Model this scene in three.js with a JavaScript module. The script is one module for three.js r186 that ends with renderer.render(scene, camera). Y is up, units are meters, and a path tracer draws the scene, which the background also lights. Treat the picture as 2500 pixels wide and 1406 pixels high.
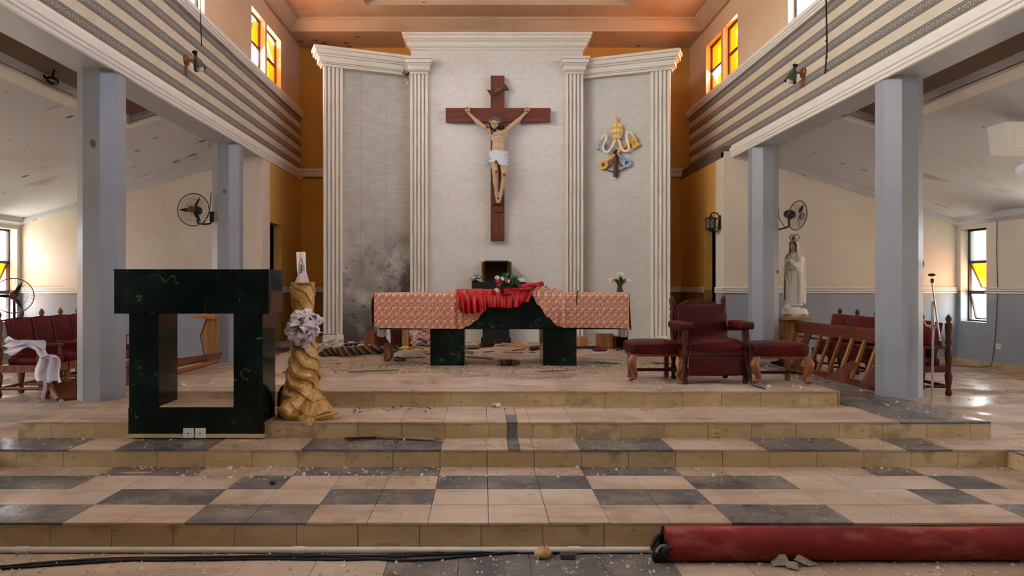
import * as THREE from 'three';
import { RoundedBoxGeometry } from 'three/addons/geometries/RoundedBoxGeometry.js';
import { mergeGeometries, mergeVertices, toCreasedNormals } from 'three/addons/utils/BufferGeometryUtils.js';

// ---------------------------------------------------------------- camera, sky, sun, exposure
const scene = new THREE.Scene();
const F = 1800, CX = 1178, CY = 700, EYE = 1.74;            // focal length and principal point (pixels of 2500 x 1406), eye height
const camera = new THREE.PerspectiveCamera(2 * Math.atan(703 / F) * 180 / Math.PI, 2500 / 1406, 0.05, 400);
camera.position.set(0, EYE, 0);
camera.setViewOffset(2500, 1406, 1250 - CX, 703 - CY, 2500, 1406);
const renderer = new THREE.WebGLRenderer({ antialias: true });
renderer.toneMapping = THREE.LinearToneMapping;
renderer.toneMappingExposure = 20;
renderer.shadowMap.enabled = true;
{ // overcast bright sky
  const w = 128, h = 64, a = new Float32Array(w * h * 4);
  for (let y = 0; y < h; y++) for (let x = 0; x < w; x++) {
    const e = ((y + 0.5) / h - 0.5) * Math.PI, t = Math.max(0, Math.sin(e)), o = (y * w + x) * 4;
    const k = e > 0 ? 1 : 0.4;
    a[o] = k * (1.18 - 0.32 * t); a[o + 1] = k * (1.2 - 0.24 * t); a[o + 2] = k * (1.24 - 0.06 * t); a[o + 3] = 1;
  }
  const t = new THREE.DataTexture(a, w, h, THREE.RGBAFormat, THREE.FloatType);
  t.mapping = THREE.EquirectangularReflectionMapping; t.magFilter = t.minFilter = THREE.LinearFilter; t.needsUpdate = true;
  scene.background = t;
}
const sun = new THREE.DirectionalLight(0xfffaf2, 11);
sun.position.set(0, 60, -45); sun.target.position.set(0, 0, 0); sun.castShadow = true;
Object.assign(sun.shadow.camera, { left: -30, right: 30, top: 40, bottom: -40, near: 1, far: 160 }); sun.shadow.mapSize.set(2048, 2048);
scene.add(sun, sun.target);

// ---------------------------------------------------------------- helpers
const V = (x, y, z) => new THREE.Vector3(x, y, z);
const at = (px, py, d) => V((px - CX) * d / F, EYE - (py - CY) * d / F, -d);
const depthOn = (py, level) => F * (EYE - level) / (py - CY);
const on = (px, py, level) => at(px, py, depthOn(py, level));
const L0 = 0, L1 = 0.19, L2 = 0.341, L3 = 0.489, L4 = 0.648;
function rng(seed) { let s = seed >>> 0; return () => { s = (s + 0x6d2b79f5) | 0; let t = Math.imul(s ^ (s >>> 15), 1 | s); t = (t + Math.imul(t ^ (t >>> 7), 61 | t)) ^ t; return ((t ^ (t >>> 14)) >>> 0) / 4294967296; }; }
const lerp = (a, b, t) => a + (b - a) * t, clamp = (x, a = 0, b = 1) => Math.min(b, Math.max(a, x)), smooth = (a, b, x) => { const t = clamp((x - a) / (b - a)); return t * t * (3 - 2 * t); };
const usedNames = {};
const numbered = (n) => { const k = usedNames[n] = (usedNames[n] ?? -1) + 1; return k ? n + '_' + String(k).padStart(3, '0') : n; };
function thing(name, label, category, p = V(0, 0, 0), turn = 0, group) {
  const o = new THREE.Group(); o.name = numbered(name); o.position.copy(p); o.rotation.y = turn;
  o.userData = { label, category }; if (group) o.userData.group = group; scene.add(o); return o;
}
function part(parent, name, geo, mat, label) {
  const m = new THREE.Mesh(Array.isArray(geo) ? merge(geo) : geo, mat); m.name = name; m.castShadow = m.receiveShadow = true;
  if (label) m.userData.label = label; parent.add(m); return m;
}
function solo(name, label, category, geo, mat, group) {
  const m = part(scene, numbered(name), geo, mat); m.userData = { label, category }; if (group) m.userData.group = group; return m;
}
function struct(name, geo, mat) {
  let o; if (geo) o = part(scene, numbered(name), geo, mat); else { o = new THREE.Group(); o.name = numbered(name); scene.add(o); }
  o.userData.kind = 'structure'; return o;
}
function flat(g) { // non-indexed with position, normal, uv only
  let r = g.index ? g.toNonIndexed() : g; for (const k of Object.keys(r.attributes)) if (!['position', 'normal', 'uv'].includes(k)) r.deleteAttribute(k);
  if (!r.attributes.normal) r.computeVertexNormals(); r.morphAttributes = {}; r.clearGroups?.(); return r;
}
function metres(g) { // uv in metres by the face's main direction
  const r = flat(g), p = r.attributes.position, n = r.attributes.normal, uv = new Float32Array(p.count * 2);
  for (let i = 0; i < p.count; i += 3) {
    let a = 0, b = 0, c = 0; for (let k = 0; k < 3; k++) { a += n.getX(i + k); b += n.getY(i + k); c += n.getZ(i + k); }
    a = Math.abs(a); b = Math.abs(b); c = Math.abs(c);
    for (let k = i; k < i + 3; k++) {
      const x = p.getX(k), y = p.getY(k), z = p.getZ(k);
      uv[k * 2] = a > b && a > c ? z : x; uv[k * 2 + 1] = b >= a && b >= c ? z : y;
    }
  }
  r.setAttribute('uv', new THREE.BufferAttribute(uv, 2)); return r;
}
const merge = (list) => { const l = list.map((g) => { g = flat(g); if (!g.attributes.uv) metres(g); return g; }); return l.length > 1 ? mergeGeometries(l) : l[0]; };
const bx = (w, h, d, x = 0, y = 0, z = 0, r = 0) => { const g = r ? new RoundedBoxGeometry(w, h, d, 2, Math.min(r, w * 0.49, h * 0.49, d * 0.49)) : new THREE.BoxGeometry(w, h, d); g.translate(x, y, z); return metres(g); };
const span = (x0, x1, y0, y1, z0, z1, r = 0) => bx(Math.abs(x1 - x0), Math.abs(y1 - y0), Math.abs(z1 - z0), (x0 + x1) / 2, (y0 + y1) / 2, (z0 + z1) / 2, r);
function rod(a, b, r1, r2 = r1, seg = 10) {
  const d = V().subVectors(b, a), g = new THREE.CylinderGeometry(r2, r1, d.length(), seg);
  g.translate(0, d.length() / 2, 0); g.applyQuaternion(new THREE.Quaternion().setFromUnitVectors(V(0, 1, 0), d.normalize())); g.translate(a.x, a.y, a.z); return flat(g);
}
function plank(a, b, w, t, roll = 0) { // squared timber between two points
  const d = V().subVectors(b, a), len = d.length(), g = bx(w, len, t, 0, len / 2, 0, Math.min(w, t) * 0.12);
  g.rotateY(roll); g.applyQuaternion(new THREE.Quaternion().setFromUnitVectors(V(0, 1, 0), d.normalize())); g.translate(a.x, a.y, a.z); return g;
}
const tube = (pts, r, seg = 40, rad = 6, closed = false) => flat(new THREE.TubeGeometry(new THREE.CatmullRomCurve3(pts, closed), seg, r, rad, closed));
const lathe = (pts, seg = 20) => flat(new THREE.LatheGeometry(pts.map(([r, y]) => new THREE.Vector2(Math.max(r, 0.0005), y)), seg));
const shapeOf = (pts) => new THREE.Shape(pts.map(([x, y]) => new THREE.Vector2(x, y)));
function slab(pts, depth, bevel = 0, holes = []) { // outline pulled along +z
  const s = shapeOf(pts); for (const h of holes) s.holes.push(new THREE.Path(h.map(([x, y]) => new THREE.Vector2(x, y))));
  const g = new THREE.ExtrudeGeometry(s, { depth, bevelEnabled: bevel > 0, bevelSize: bevel, bevelThickness: bevel, bevelSegments: 2, curveSegments: 10 }); return metres(g);
}
function alongZ(profile, d0, d1) { // profile [x, y] swept from depth d0 to depth d1
  const g = new THREE.ExtrudeGeometry(shapeOf(profile), { depth: d1 - d0, bevelEnabled: false }); g.translate(0, 0, -d1); return metres(g);
}
function alongX(profile, x0, x1) { // profile [towards camera, y] swept along x
  const g = new THREE.ExtrudeGeometry(shapeOf(profile), { depth: x1 - x0, bevelEnabled: false }); g.rotateY(Math.PI / 2); g.scale(1, 1, -1); g.translate(x0, 0, 0);
  const r = flat(g), p = r.attributes.position; for (let i = 0; i < p.count; i += 3) for (const k of ['x', 'y', 'z']) { const f = 'get' + k.toUpperCase(), s = 'set' + k.toUpperCase(), v = p[f](i + 1); p[s](i + 1, p[f](i + 2)); p[s](i + 2, v); }
  r.computeVertexNormals(); return metres(r);
}
const moved = (g, x, y, z, rx = 0, ry = 0, rz = 0) => { g = g.clone(); if (rx) g.rotateX(rx); if (rz) g.rotateZ(rz); if (ry) g.rotateY(ry); g.translate(x, y, z); return g; };
function grid(nu, nv, fn, closedU = false) { // parametric sheet, fn(u, v) -> [x, y, z], uv kept as (u, v)
  const pos = [], uv = [], ix = [];
  for (let j = 0; j <= nv; j++) for (let i = 0; i <= nu; i++) { const r = fn(i / nu, j / nv); pos.push(r[0], r[1], r[2]); uv.push(r[3] ?? i / nu, r[4] ?? j / nv); }
  for (let j = 0; j < nv; j++) for (let i = 0; i < nu; i++) { const a = j * (nu + 1) + i, b = a + 1, c = a + nu + 1, d = c + 1; ix.push(a, c, b, b, c, d); }
  const g = new THREE.BufferGeometry(); g.setAttribute('position', new THREE.Float32BufferAttribute(pos, 3)); g.setAttribute('uv', new THREE.Float32BufferAttribute(uv, 2)); g.setIndex(ix); g.computeVertexNormals();
  if (closedU) { const n = g.attributes.normal; for (let j = 0; j <= nv; j++) { const a = j * (nu + 1), b = a + nu, s = V(n.getX(a) + n.getX(b), n.getY(a) + n.getY(b), n.getZ(a) + n.getZ(b)).normalize(); n.setXYZ(a, s.x, s.y, s.z); n.setXYZ(b, s.x, s.y, s.z); } }
  return g;
}
function thick(g, t) { // gives a sheet real thickness t behind its face
  const n = g.attributes.normal, p = g.attributes.position, uv = g.attributes.uv, c = p.count, pos = [...p.array], uvs = [...uv.array], ix = [...g.index.array], m = ix.length, edges = new Map();
  for (let i = 0; i < c; i++) { pos.push(p.getX(i) - n.getX(i) * t, p.getY(i) - n.getY(i) * t, p.getZ(i) - n.getZ(i) * t); uvs.push(uv.getX(i), uv.getY(i)); }
  for (let i = 0; i < m; i += 3) { ix.push(ix[i] + c, ix[i + 2] + c, ix[i + 1] + c); for (let k = 0; k < 3; k++) { const a = ix[i + k], b = ix[i + (k + 1) % 3]; const key = b + ',' + a; if (edges.has(key)) edges.delete(key); else edges.set(a + ',' + b, [a, b]); } }
  for (const [a, b] of edges.values()) ix.push(a, a + c, b, b, a + c, b + c);
  const r = new THREE.BufferGeometry(); r.setAttribute('position', new THREE.Float32BufferAttribute(pos, 3)); r.setAttribute('uv', new THREE.Float32BufferAttribute(uvs, 2)); r.setIndex(ix); r.computeVertexNormals(); return r;
}
// distance fields and their mesh (surface nets)
const smin = (a, b, k) => { const h = Math.max(k - Math.abs(a - b), 0) / k; return Math.min(a, b) - h * h * k * 0.25; };
function capsule(a, b, ra, rb) {
  const dx = b[0] - a[0], dy = b[1] - a[1], dz = b[2] - a[2], l = dx * dx + dy * dy + dz * dz || 1e-9;
  return (x, y, z) => { const px = x - a[0], py = y - a[1], pz = z - a[2], t = clamp((px * dx + py * dy + pz * dz) / l), qx = px - dx * t, qy = py - dy * t, qz = pz - dz * t; return Math.sqrt(qx * qx + qy * qy + qz * qz) - (ra + (rb - ra) * t); };
}
const ball = (c, r) => { const m = Math.min(...r); return (x, y, z) => { const a = (x - c[0]) / r[0], b = (y - c[1]) / r[1], e = (z - c[2]) / r[2]; return (Math.sqrt(a * a + b * b + e * e) - 1) * m; }; };
const blend = (list, k) => (x, y, z) => { let d = 9; for (const f of list) d = smin(d, f(x, y, z), k); return d; };
function nets(f, lo, hi, c, paint) {
  const n = [0, 1, 2].map((k) => Math.ceil((hi[k] - lo[k]) / c) + 2), [nx, ny, nz] = n, v = new Float32Array(nx * ny * nz), id = new Int32Array(nx * ny * nz).fill(-1), pos = [], ix = [], I = (x, y, z) => (z * ny + y) * nx + x;
  for (let z = 0; z < nz; z++) for (let y = 0; y < ny; y++) for (let x = 0; x < nx; x++) v[I(x, y, z)] = f(lo[0] + x * c, lo[1] + y * c, lo[2] + z * c);
  const C = []; for (let k = 0; k < 8; k++) C.push([k & 1, (k >> 1) & 1, k >> 2]);
  const E = []; for (let a = 0; a < 8; a++) for (const b of [1, 2, 4]) if (!(a & b)) E.push([a, a | b]);
  for (let z = 0; z < nz - 1; z++) for (let y = 0; y < ny - 1; y++) for (let x = 0; x < nx - 1; x++) {
    let m = 0; const w = C.map(([a, b, e], k) => { const q = v[I(x + a, y + b, z + e)]; if (q < 0) m |= 1 << k; return q; });
    if (m === 0 || m === 255) continue;
    let s = [0, 0, 0], q = 0;
    for (const [a, b] of E) if ((w[a] < 0) !== (w[b] < 0)) { const t = w[a] / (w[a] - w[b]); for (let k = 0; k < 3; k++) s[k] += lerp(C[a][k], C[b][k], t); q++; }
    id[I(x, y, z)] = pos.length / 3; pos.push(lo[0] + (x + s[0] / q) * c, lo[1] + (y + s[1] / q) * c, lo[2] + (z + s[2] / q) * c);
  }
  for (let z = 1; z < nz - 1; z++) for (let y = 1; y < ny - 1; y++) for (let x = 1; x < nx - 1; x++) {
    const a = v[I(x, y, z)] < 0;
    const quad = (p, q, r, s, flip) => { if (p < 0 || q < 0 || r < 0 || s < 0) return; flip ? ix.push(p, q, r, p, r, s) : ix.push(p, r, q, p, s, r); };
    if (a !== v[I(x + 1, y, z)] < 0) quad(id[I(x, y - 1, z - 1)], id[I(x, y, z - 1)], id[I(x, y, z)], id[I(x, y - 1, z)], a);
    if (a !== v[I(x, y + 1, z)] < 0) quad(id[I(x - 1, y, z - 1)], id[I(x - 1, y, z)], id[I(x, y, z)], id[I(x, y, z - 1)], a);
    if (a !== v[I(x, y, z + 1)] < 0) quad(id[I(x - 1, y - 1, z)], id[I(x, y - 1, z)], id[I(x, y, z)], id[I(x - 1, y, z)], a);
  }
  const g = new THREE.BufferGeometry(), cnt = pos.length / 3, nor = new Float32Array(cnt * 3), uv = new Float32Array(cnt * 2), e = c * 0.5, col = paint && new Float32Array(cnt * 3);
  for (let i = 0; i < cnt; i++) {
    const [x, y, z] = [pos[i * 3], pos[i * 3 + 1], pos[i * 3 + 2]], d = V(f(x + e, y, z) - f(x - e, y, z), f(x, y + e, z) - f(x, y - e, z), f(x, y, z + e) - f(x, y, z - e)).normalize();
    nor.set([d.x, d.y, d.z], i * 3); uv.set([x, y], i * 2); if (paint) col.set(paint(x, y, z), i * 3);
  }
  g.setAttribute('position', new THREE.Float32BufferAttribute(pos, 3)); g.setAttribute('normal', new THREE.BufferAttribute(nor, 3)); g.setAttribute('uv', new THREE.BufferAttribute(uv, 2));
  if (paint) g.setAttribute('color', new THREE.BufferAttribute(col, 3)); g.setIndex(ix); return g;
}
// ---------------------------------------------------------------- textures
const hash = (x, y, s) => { let h = Math.imul(x, 374761393) + Math.imul(y, 668265263) + Math.imul(s, 974634777) | 0; h = Math.imul(h ^ (h >>> 13), 1274126177); return ((h ^ (h >>> 16)) >>> 0) / 4294967296; };
function noise(u, v, px, py, s) { // tileable value noise with px x py cells
  const x = u * px, y = v * py, x0 = Math.floor(x), y0 = Math.floor(y), m = (a, n) => ((a % n) + n) % n; let fx = x - x0, fy = y - y0; fx = fx * fx * (3 - 2 * fx); fy = fy * fy * (3 - 2 * fy);
  const a = hash(m(x0, px), m(y0, py), s), b = hash(m(x0 + 1, px), m(y0, py), s), c = hash(m(x0, px), m(y0 + 1, py), s), d = hash(m(x0 + 1, px), m(y0 + 1, py), s);
  return lerp(lerp(a, b, fx), lerp(c, d, fx), fy);
}
function fbm(u, v, px, py, oct, s) { let t = 0, a = 0.5, n = 0; for (let i = 0; i < oct; i++) { t += a * noise(u, v, px << i, py << i, s + i * 17); n += a; a *= 0.55; } return t / n; }
function tex(w, h, fn, size, colour = true) { // size: metres covered [across, up]; uv are metres
  const a = new Uint8Array(w * h * 4);
  for (let y = 0; y < h; y++) for (let x = 0; x < w; x++) { const c = fn(x / w, y / h), o = (y * w + x) * 4; if (typeof c === 'number') a[o] = a[o + 1] = a[o + 2] = clamp(c, 0, 255); else { a[o] = clamp(c[0], 0, 255); a[o + 1] = clamp(c[1], 0, 255); a[o + 2] = clamp(c[2], 0, 255); } a[o + 3] = 255; }
  const t = new THREE.DataTexture(a, w, h); if (colour) t.colorSpace = THREE.SRGBColorSpace; t.wrapS = t.wrapT = THREE.RepeatWrapping; t.magFilter = THREE.LinearFilter; t.minFilter = THREE.LinearMipmapLinearFilter; t.generateMipmaps = true;
  if (size) t.repeat.set(1 / size[0], 1 / size[1]); t.needsUpdate = true; return t;
}
function painted(w, h, draw, size) { const c = document.createElement('canvas'); c.width = w; c.height = h; draw(c.getContext('2d'), w, h); const t = new THREE.CanvasTexture(c); t.colorSpace = THREE.SRGBColorSpace; t.wrapS = t.wrapT = THREE.RepeatWrapping; if (size) t.repeat.set(1 / size[0], 1 / size[1]); return t; }
const mix3 = (a, b, t) => [lerp(a[0], b[0], t), lerp(a[1], b[1], t), lerp(a[2], b[2], t)];
const std = (o) => new THREE.MeshStandardMaterial({ roughness: 0.8, metalness: 0, ...o });
const phys = (o) => new THREE.MeshPhysicalMaterial({ roughness: 0.5, metalness: 0, ...o });
const mottled = (base, dark, light, seed, size, opt = {}) => tex(opt.n ?? 512, opt.n ?? 512, (u, v) => {
  const a = fbm(u, v, 4, 4, 6, seed), b = fbm(u, v, 9, 9, 5, seed + 5), g = hash((u * 512) | 0, (v * 512) | 0, seed); let c = mix3(base, dark, smooth(0.5, 0.85, a) * (opt.d ?? 0.6)); c = mix3(c, light, smooth(0.55, 0.85, b) * (opt.l ?? 0.5)); const k = 1 + (g - 0.5) * (opt.g ?? 0.06); return [c[0] * k, c[1] * k, c[2] * k];
}, [size, size]);
const plasterBump = tex(512, 512, (u, v) => 255 * (0.6 * fbm(u, v, 16, 16, 4, 71) + 0.4 * hash((u * 512) | 0, (v * 512) | 0, 3)), [1.2, 1.2], false);
const T = {};
T.cream = mottled([216, 203, 184], [202, 185, 162], [224, 213, 197], 11, 3.2, { d: 0.4, l: 0.5, g: 0.03 });
T.ochre = mottled([206, 158, 76], [192, 140, 60], [214, 168, 90], 13, 3, { d: 0.4, l: 0.4, g: 0.03 });
T.umber = mottled([150, 116, 58], [134, 100, 48], [158, 124, 68], 17, 3, { d: 0.4, l: 0.4, g: 0.03 });
T.blue = mottled([146, 152, 158], [128, 130, 132], [158, 164, 168], 21, 2.4, { d: 0.4, l: 0.4, g: 0.03 });
T.ceil = tex(1024, 1024, (u, v) => { const a = fbm(u, v, 4, 4, 6, 33), s = fbm(u, v, 6, 18, 6, 35), sp = fbm(u, v, 24, 60, 3, 39); let c = mix3([198, 199, 200], [172, 164, 156], smooth(0.5, 0.8, a) * 0.6); c = mix3(c, [128, 104, 78], smooth(0.7, 0.86, s) * 0.4); c = mix3(c, [80, 64, 52], smooth(0.84, 0.88, sp) * 0.6); return c; }, [7, 7]);
T.white = mottled([226, 220, 208], [200, 190, 172], [234, 230, 222], 41, 1.6, { d: 0.4, l: 0.4, g: 0.03 });
T.tileLight = tex(1024, 1024, (u, v) => {
  const a = fbm(u, v, 6, 6, 6, 51), w = fbm(u + 0.05 * a, v, 5, 22, 5, 53), dust = fbm(u, v, 3, 4, 6, 57), g = hash((u * 1024) | 0, (v * 1024) | 0, 5);
  let c = mix3([200, 180, 158], [180, 155, 130], smooth(0.4, 0.75, w) * 0.8); c = mix3(c, [150, 122, 94], smooth(0.62, 0.85, a) * 0.55); c = mix3(c, [206, 196, 184], smooth(0.5, 0.75, dust) * 0.5); const k = 0.97 + 0.06 * g; return [c[0] * k, c[1] * k, c[2] * k];
}, [2.8, 2.8]);
T.tileDark = tex(1024, 1024, (u, v) => {
  const a = fbm(u, v, 8, 8, 6, 61), w = Math.abs(fbm(u + 0.1 * a, v + 0.07 * a, 7, 9, 5, 63) - 0.5), dust = fbm(u, v, 4, 5, 6, 67), sp = fbm(u, v, 60, 60, 3, 69);
  let c = mix3([82, 77, 75], [104, 97, 91], smooth(0.35, 0.7, a)); c = mix3(c, [140, 130, 120], (1 - smooth(0, 0.03, w)) * 0.4); c = mix3(c, [150, 136, 118], smooth(0.48, 0.78, dust) * 0.6); c = mix3(c, [168, 150, 128], smooth(0.66, 0.8, sp) * 0.5); return c;
}, [2.3, 2.3]);
T.dustRough = tex(512, 512, (u, v) => 255 * clamp(0.22 + 0.75 * smooth(0.36, 0.66, fbm(u, v, 4, 4, 6, 73)) + 0.1 * hash((u * 512) | 0, (v * 512) | 0, 9)), [2.6, 2.6], false);
T.riser = tex(512, 256, (u, v) => { const a = fbm(u, v, 5, 4, 5, 81), s = fbm(u, v, 12, 5, 5, 83), d = fbm(u, v, 30, 20, 3, 85); let c = mix3([196, 170, 126], [178, 149, 104], smooth(0.35, 0.75, a)); c = mix3(c, [112, 82, 48], smooth(0.62, 0.82, s) * 0.4); c = mix3(c, [100, 76, 48], smooth(0.74, 0.82, d) * 0.3); return c; }, [2.7, 0.9]);
T.relief = tex(512, 512, (u, v) => 255 * (0.55 * fbm(u, v, 14, 70, 3, 91) + 0.45 * fbm(u, v, 8, 8, 4, 93)), [0.8, 0.8], false);
T.paper = tex(512, 512, (u, v) => { const a = fbm(u, v, 12, 64, 4, 95), b = fbm(u, v, 4, 5, 5, 97); return mix3(mix3([224, 221, 214], [214, 210, 202], smooth(0.4, 0.7, a)), [212, 202, 188], smooth(0.5, 0.8, b) * 0.4); }, [0.9, 0.9]);
T.marble = tex(1024, 1024, (u, v) => {
  const a = fbm(u, v, 5, 5, 6, 101), b = fbm(u, v, 7, 7, 6, 103), w = Math.abs(fbm(u + 0.3 * a, v + 0.25 * b, 3, 4, 5, 105) - 0.5), p = fbm(u, v, 9, 9, 5, 107);
  let c = mix3([12, 19, 15], [22, 36, 28], smooth(0.35, 0.7, a)); c = mix3(c, [150, 158, 130], (1 - smooth(0, 0.008, w)) * smooth(0.5, 0.66, p) * 0.75); c = mix3(c, [104, 112, 92], smooth(0.79, 0.84, fbm(u, v, 14, 22, 4, 109)) * 0.7); return c;
}, [1.7, 1.7]);
const woodTex = (a, b, c, seed, size = [0.5, 1.4]) => tex(256, 512, (u, v) => { const r = fbm(u, v, 16, 2, 5, seed), q = fbm(u, v, 48, 4, 3, seed + 3), k = fbm(u, v, 3, 3, 4, seed + 7); return mix3(mix3(a, b, smooth(0.3, 0.7, r)), c, smooth(0.55, 0.8, q) * 0.6 + smooth(0.6, 0.8, k) * 0.25); }, size);
T.crossWood = woodTex([118, 54, 30], [96, 42, 22], [70, 30, 16], 121);
T.mahogany = woodTex([84, 34, 20], [62, 22, 13], [40, 14, 8], 131);
T.honey = woodTex([150, 92, 48], [122, 70, 34], [88, 48, 24], 141);
T.pale = woodTex([190, 140, 84], [166, 116, 64], [130, 86, 46], 151);
T.leather = tex(512, 512, (u, v) => { const a = fbm(u, v, 5, 5, 6, 161), g = fbm(u, v, 70, 70, 2, 163); return mix3(mix3([78, 10, 12], [60, 6, 8], smooth(0.35, 0.7, a)), [104, 42, 38], smooth(0.62, 0.85, fbm(u, v, 4, 4, 5, 165)) * 0.4 + (g - 0.5) * 0.1); }, [0.8, 0.8]);
T.carpet = tex(512, 512, (u, v) => { const a = fbm(u, v, 3, 8, 6, 171), d = fbm(u, v, 5, 7, 6, 173), g = hash((u * 512) | 0, (v * 512) | 0, 175); const c = mix3(mix3([126, 30, 24], [104, 18, 16], smooth(0.35, 0.7, a)), [170, 108, 88], smooth(0.54, 0.8, d) * 0.6), k = 0.86 + 0.28 * g; return [c[0] * k, c[1] * k, c[2] * k]; }, [1.5, 1.0]);
T.stone = mottled([150, 140, 122], [96, 86, 70], [186, 178, 160], 181, 0.4, { d: 0.9, l: 0.7, g: 0.2 });
T.soil = mottled([160, 154, 144], [140, 132, 120], [176, 170, 160], 191, 6, { d: 0.6 });
const M = {
  cream: std({ map: T.cream, bumpMap: plasterBump, bumpScale: 0.0015, roughness: 0.85 }), blue: std({ map: T.blue, bumpMap: plasterBump, bumpScale: 0.0012, roughness: 0.5 }),
  peach: std({ map: mottled([216, 184, 150], [204, 168, 132], [222, 194, 164], 19, 3.2, { d: 0.4, l: 0.5, g: 0.03 }), bumpMap: plasterBump, bumpScale: 0.0015, roughness: 0.85 }), amberTintCeil: std({ map: T.ceil, color: 0xffe0ba, roughness: 0.9, bumpMap: plasterBump, bumpScale: 0.001 }), ceil: std({ map: T.ceil, roughness: 0.9, bumpMap: plasterBump, bumpScale: 0.001 }), ceilBrown: std({ map: T.ceil, color: 0xb59a86, roughness: 0.9 }), white: std({ map: T.white, roughness: 0.55 }),  // nave ceiling tint puts the amber window glow into the colour
  column: std({ map: mottled([148, 151, 156], [136, 137, 140], [156, 159, 164], 23, 1.8, { d: 0.4, l: 0.4, g: 0.02 }), bumpMap: plasterBump, bumpScale: 0.001, roughness: 0.42 }),
  light: std({ map: T.tileLight, color: 0xeae4e0, roughnessMap: T.dustRough, roughness: 1 }), dark: std({ map: T.tileDark, roughnessMap: T.dustRough, roughness: 0.95 }), mortar: std({ color: 0xa08c70, roughness: 0.95 }),
  riser: std({ map: T.riser, roughness: 0.45 }), black: std({ color: 0x0b0a0a, roughness: 0.5 }), paper: std({ map: T.paper, bumpMap: T.relief, bumpScale: 0.0022, roughness: 0.45 }),
  marble: phys({ map: T.marble, roughness: 0.14, specularIntensity: 0.35 }), ochre: std({ map: T.ochre, bumpMap: plasterBump, bumpScale: 0.0012, roughness: 0.8 }), umber: std({ map: T.umber, bumpMap: plasterBump, bumpScale: 0.001, roughness: 0.6 }), crossWood: std({ map: T.crossWood, roughness: 0.5 }), mahogany: phys({ map: T.mahogany, roughness: 0.45, specularIntensity: 0.5 }), pew: std({ map: T.crossWood, color: 0xf2e6d8, roughness: 0.55 }), honey: std({ map: T.honey, roughness: 0.45 }), pale: std({ map: T.pale, roughness: 0.6 }),
  leather: phys({ map: T.leather, specularIntensity: 0.45, roughness: 0.42, bumpMap: plasterBump, bumpScale: 0.0006 }), carpet: std({ map: T.carpet, roughness: 0.95, bumpMap: plasterBump, bumpScale: 0.003 }), stone: std({ map: T.stone, roughness: 0.95 }), soil: std({ map: T.soil, roughness: 1 }),
  iron: std({ color: 0x2a2422, roughness: 0.5, metalness: 0.6 }), darkFrame: std({ color: 0x30221c, roughness: 0.6 }), steel: std({ color: 0xc8c8c6, roughness: 0.22, metalness: 1 }), brass: std({ color: 0xa8843c, roughness: 0.35, metalness: 0.9 }),
  zinc: std({ color: 0xd4d4d0, roughness: 0.55 }), amber: phys({ color: new THREE.Color().setRGB(0.74, 0.36, 0.014), transmission: 1, roughness: 0.25, thickness: 0 }), skyGlass: phys({ color: new THREE.Color().setRGB(0.62, 0.68, 0.78), transmission: 1, roughness: 0.4, thickness: 0 }), clear: phys({ color: 0xf4f8f8, transmission: 1, roughness: 0.05, thickness: 0 }), frosted: phys({ color: 0x8f9490, transmission: 1, roughness: 0.5, thickness: 0 }),
  debris: std({ color: 0xcdc0ae, roughness: 0.95 }), grit: std({ color: 0x75664f, roughness: 1 }), cloth: std({ color: 0xdcd8e0, roughness: 0.9, side: THREE.DoubleSide }), rubber: std({ color: 0x14110f, roughness: 0.7 }), plastic: std({ color: 0xd8d2c4, roughness: 0.4 }),
};
M.benchLeather = M.leather.clone(); M.benchLeather.color.setRGB(1.75, 1.5, 1.6); M.dusty = M.light.clone(); M.dusty.color.setRGB(0.6, 0.6, 0.62);
// ================================================================ THE SETTING
const XL = -4.05, XR = 4.6, SOFFIT = 4.12, FRIEZE_TOP = 5.66, CEIL = 7.3, COVE = 7.06, BACK = 16.4, AISLE = 13.5, WL = -8.46, WR = 8.69, REAR = -16;
function pierced(x0, x1, d0, d1, y0, y1, holes) { // wall along z with openings, as boxes
  const g = []; let d = d0;
  for (const [a, b, lo, hi] of [...holes].sort((p, q) => p[0] - q[0])) { if (a > d) g.push(span(x0, x1, y0, y1, -d, -a)); if (lo > y0) g.push(span(x0, x1, y0, lo, -a, -b)); if (hi < y1) g.push(span(x0, x1, hi, y1, -a, -b)); d = b; }
  if (d < d1) g.push(span(x0, x1, y0, y1, -d, -d1)); return g;
}
const tints = (m) => [0, 1, 2, 3].map((k) => { const c = m.clone(); c.color.multiplyScalar([1, 0.94, 0.97, 0.9][k]); return c; });
const lightTiles = tints(M.light), darkTiles = tints(M.dark), riserTiles = tints(M.riser), tr = rng(5);
const pick = (a) => a[Math.floor(tr() * a.length)];
const seam = (n) => 0.04 + 0.4 * n, TT = 0.014; let GAP = 0.0022;
function tile(parent, x0, x1, d0, d1, top, dark) { return part(parent, 'tile', span(x0 + GAP, x1 - GAP, top - TT, top + (tr() - 0.5) * 0.0016, -d0 - GAP, -d1 + GAP), pick(dark ? darkTiles : lightTiles)); }
function riserRow(parent, x0, x1, d, y0, y1, off = 0, skip = []) {
  for (let n = -14; n < 15; n++) { const a = Math.max(x0, 0.04 + off + 0.405 * n), b = Math.min(x1, 0.04 + off + 0.405 * (n + 1)); if (b - a < 0.02 || skip.some(([p, q]) => a < q && b > p && false)) continue; part(parent, 'riser_tile', span(a + GAP, b - GAP, y0, y1, -d + (tr() - 0.5) * 0.002, -d - TT), pick(riserTiles)); }
}
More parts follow.
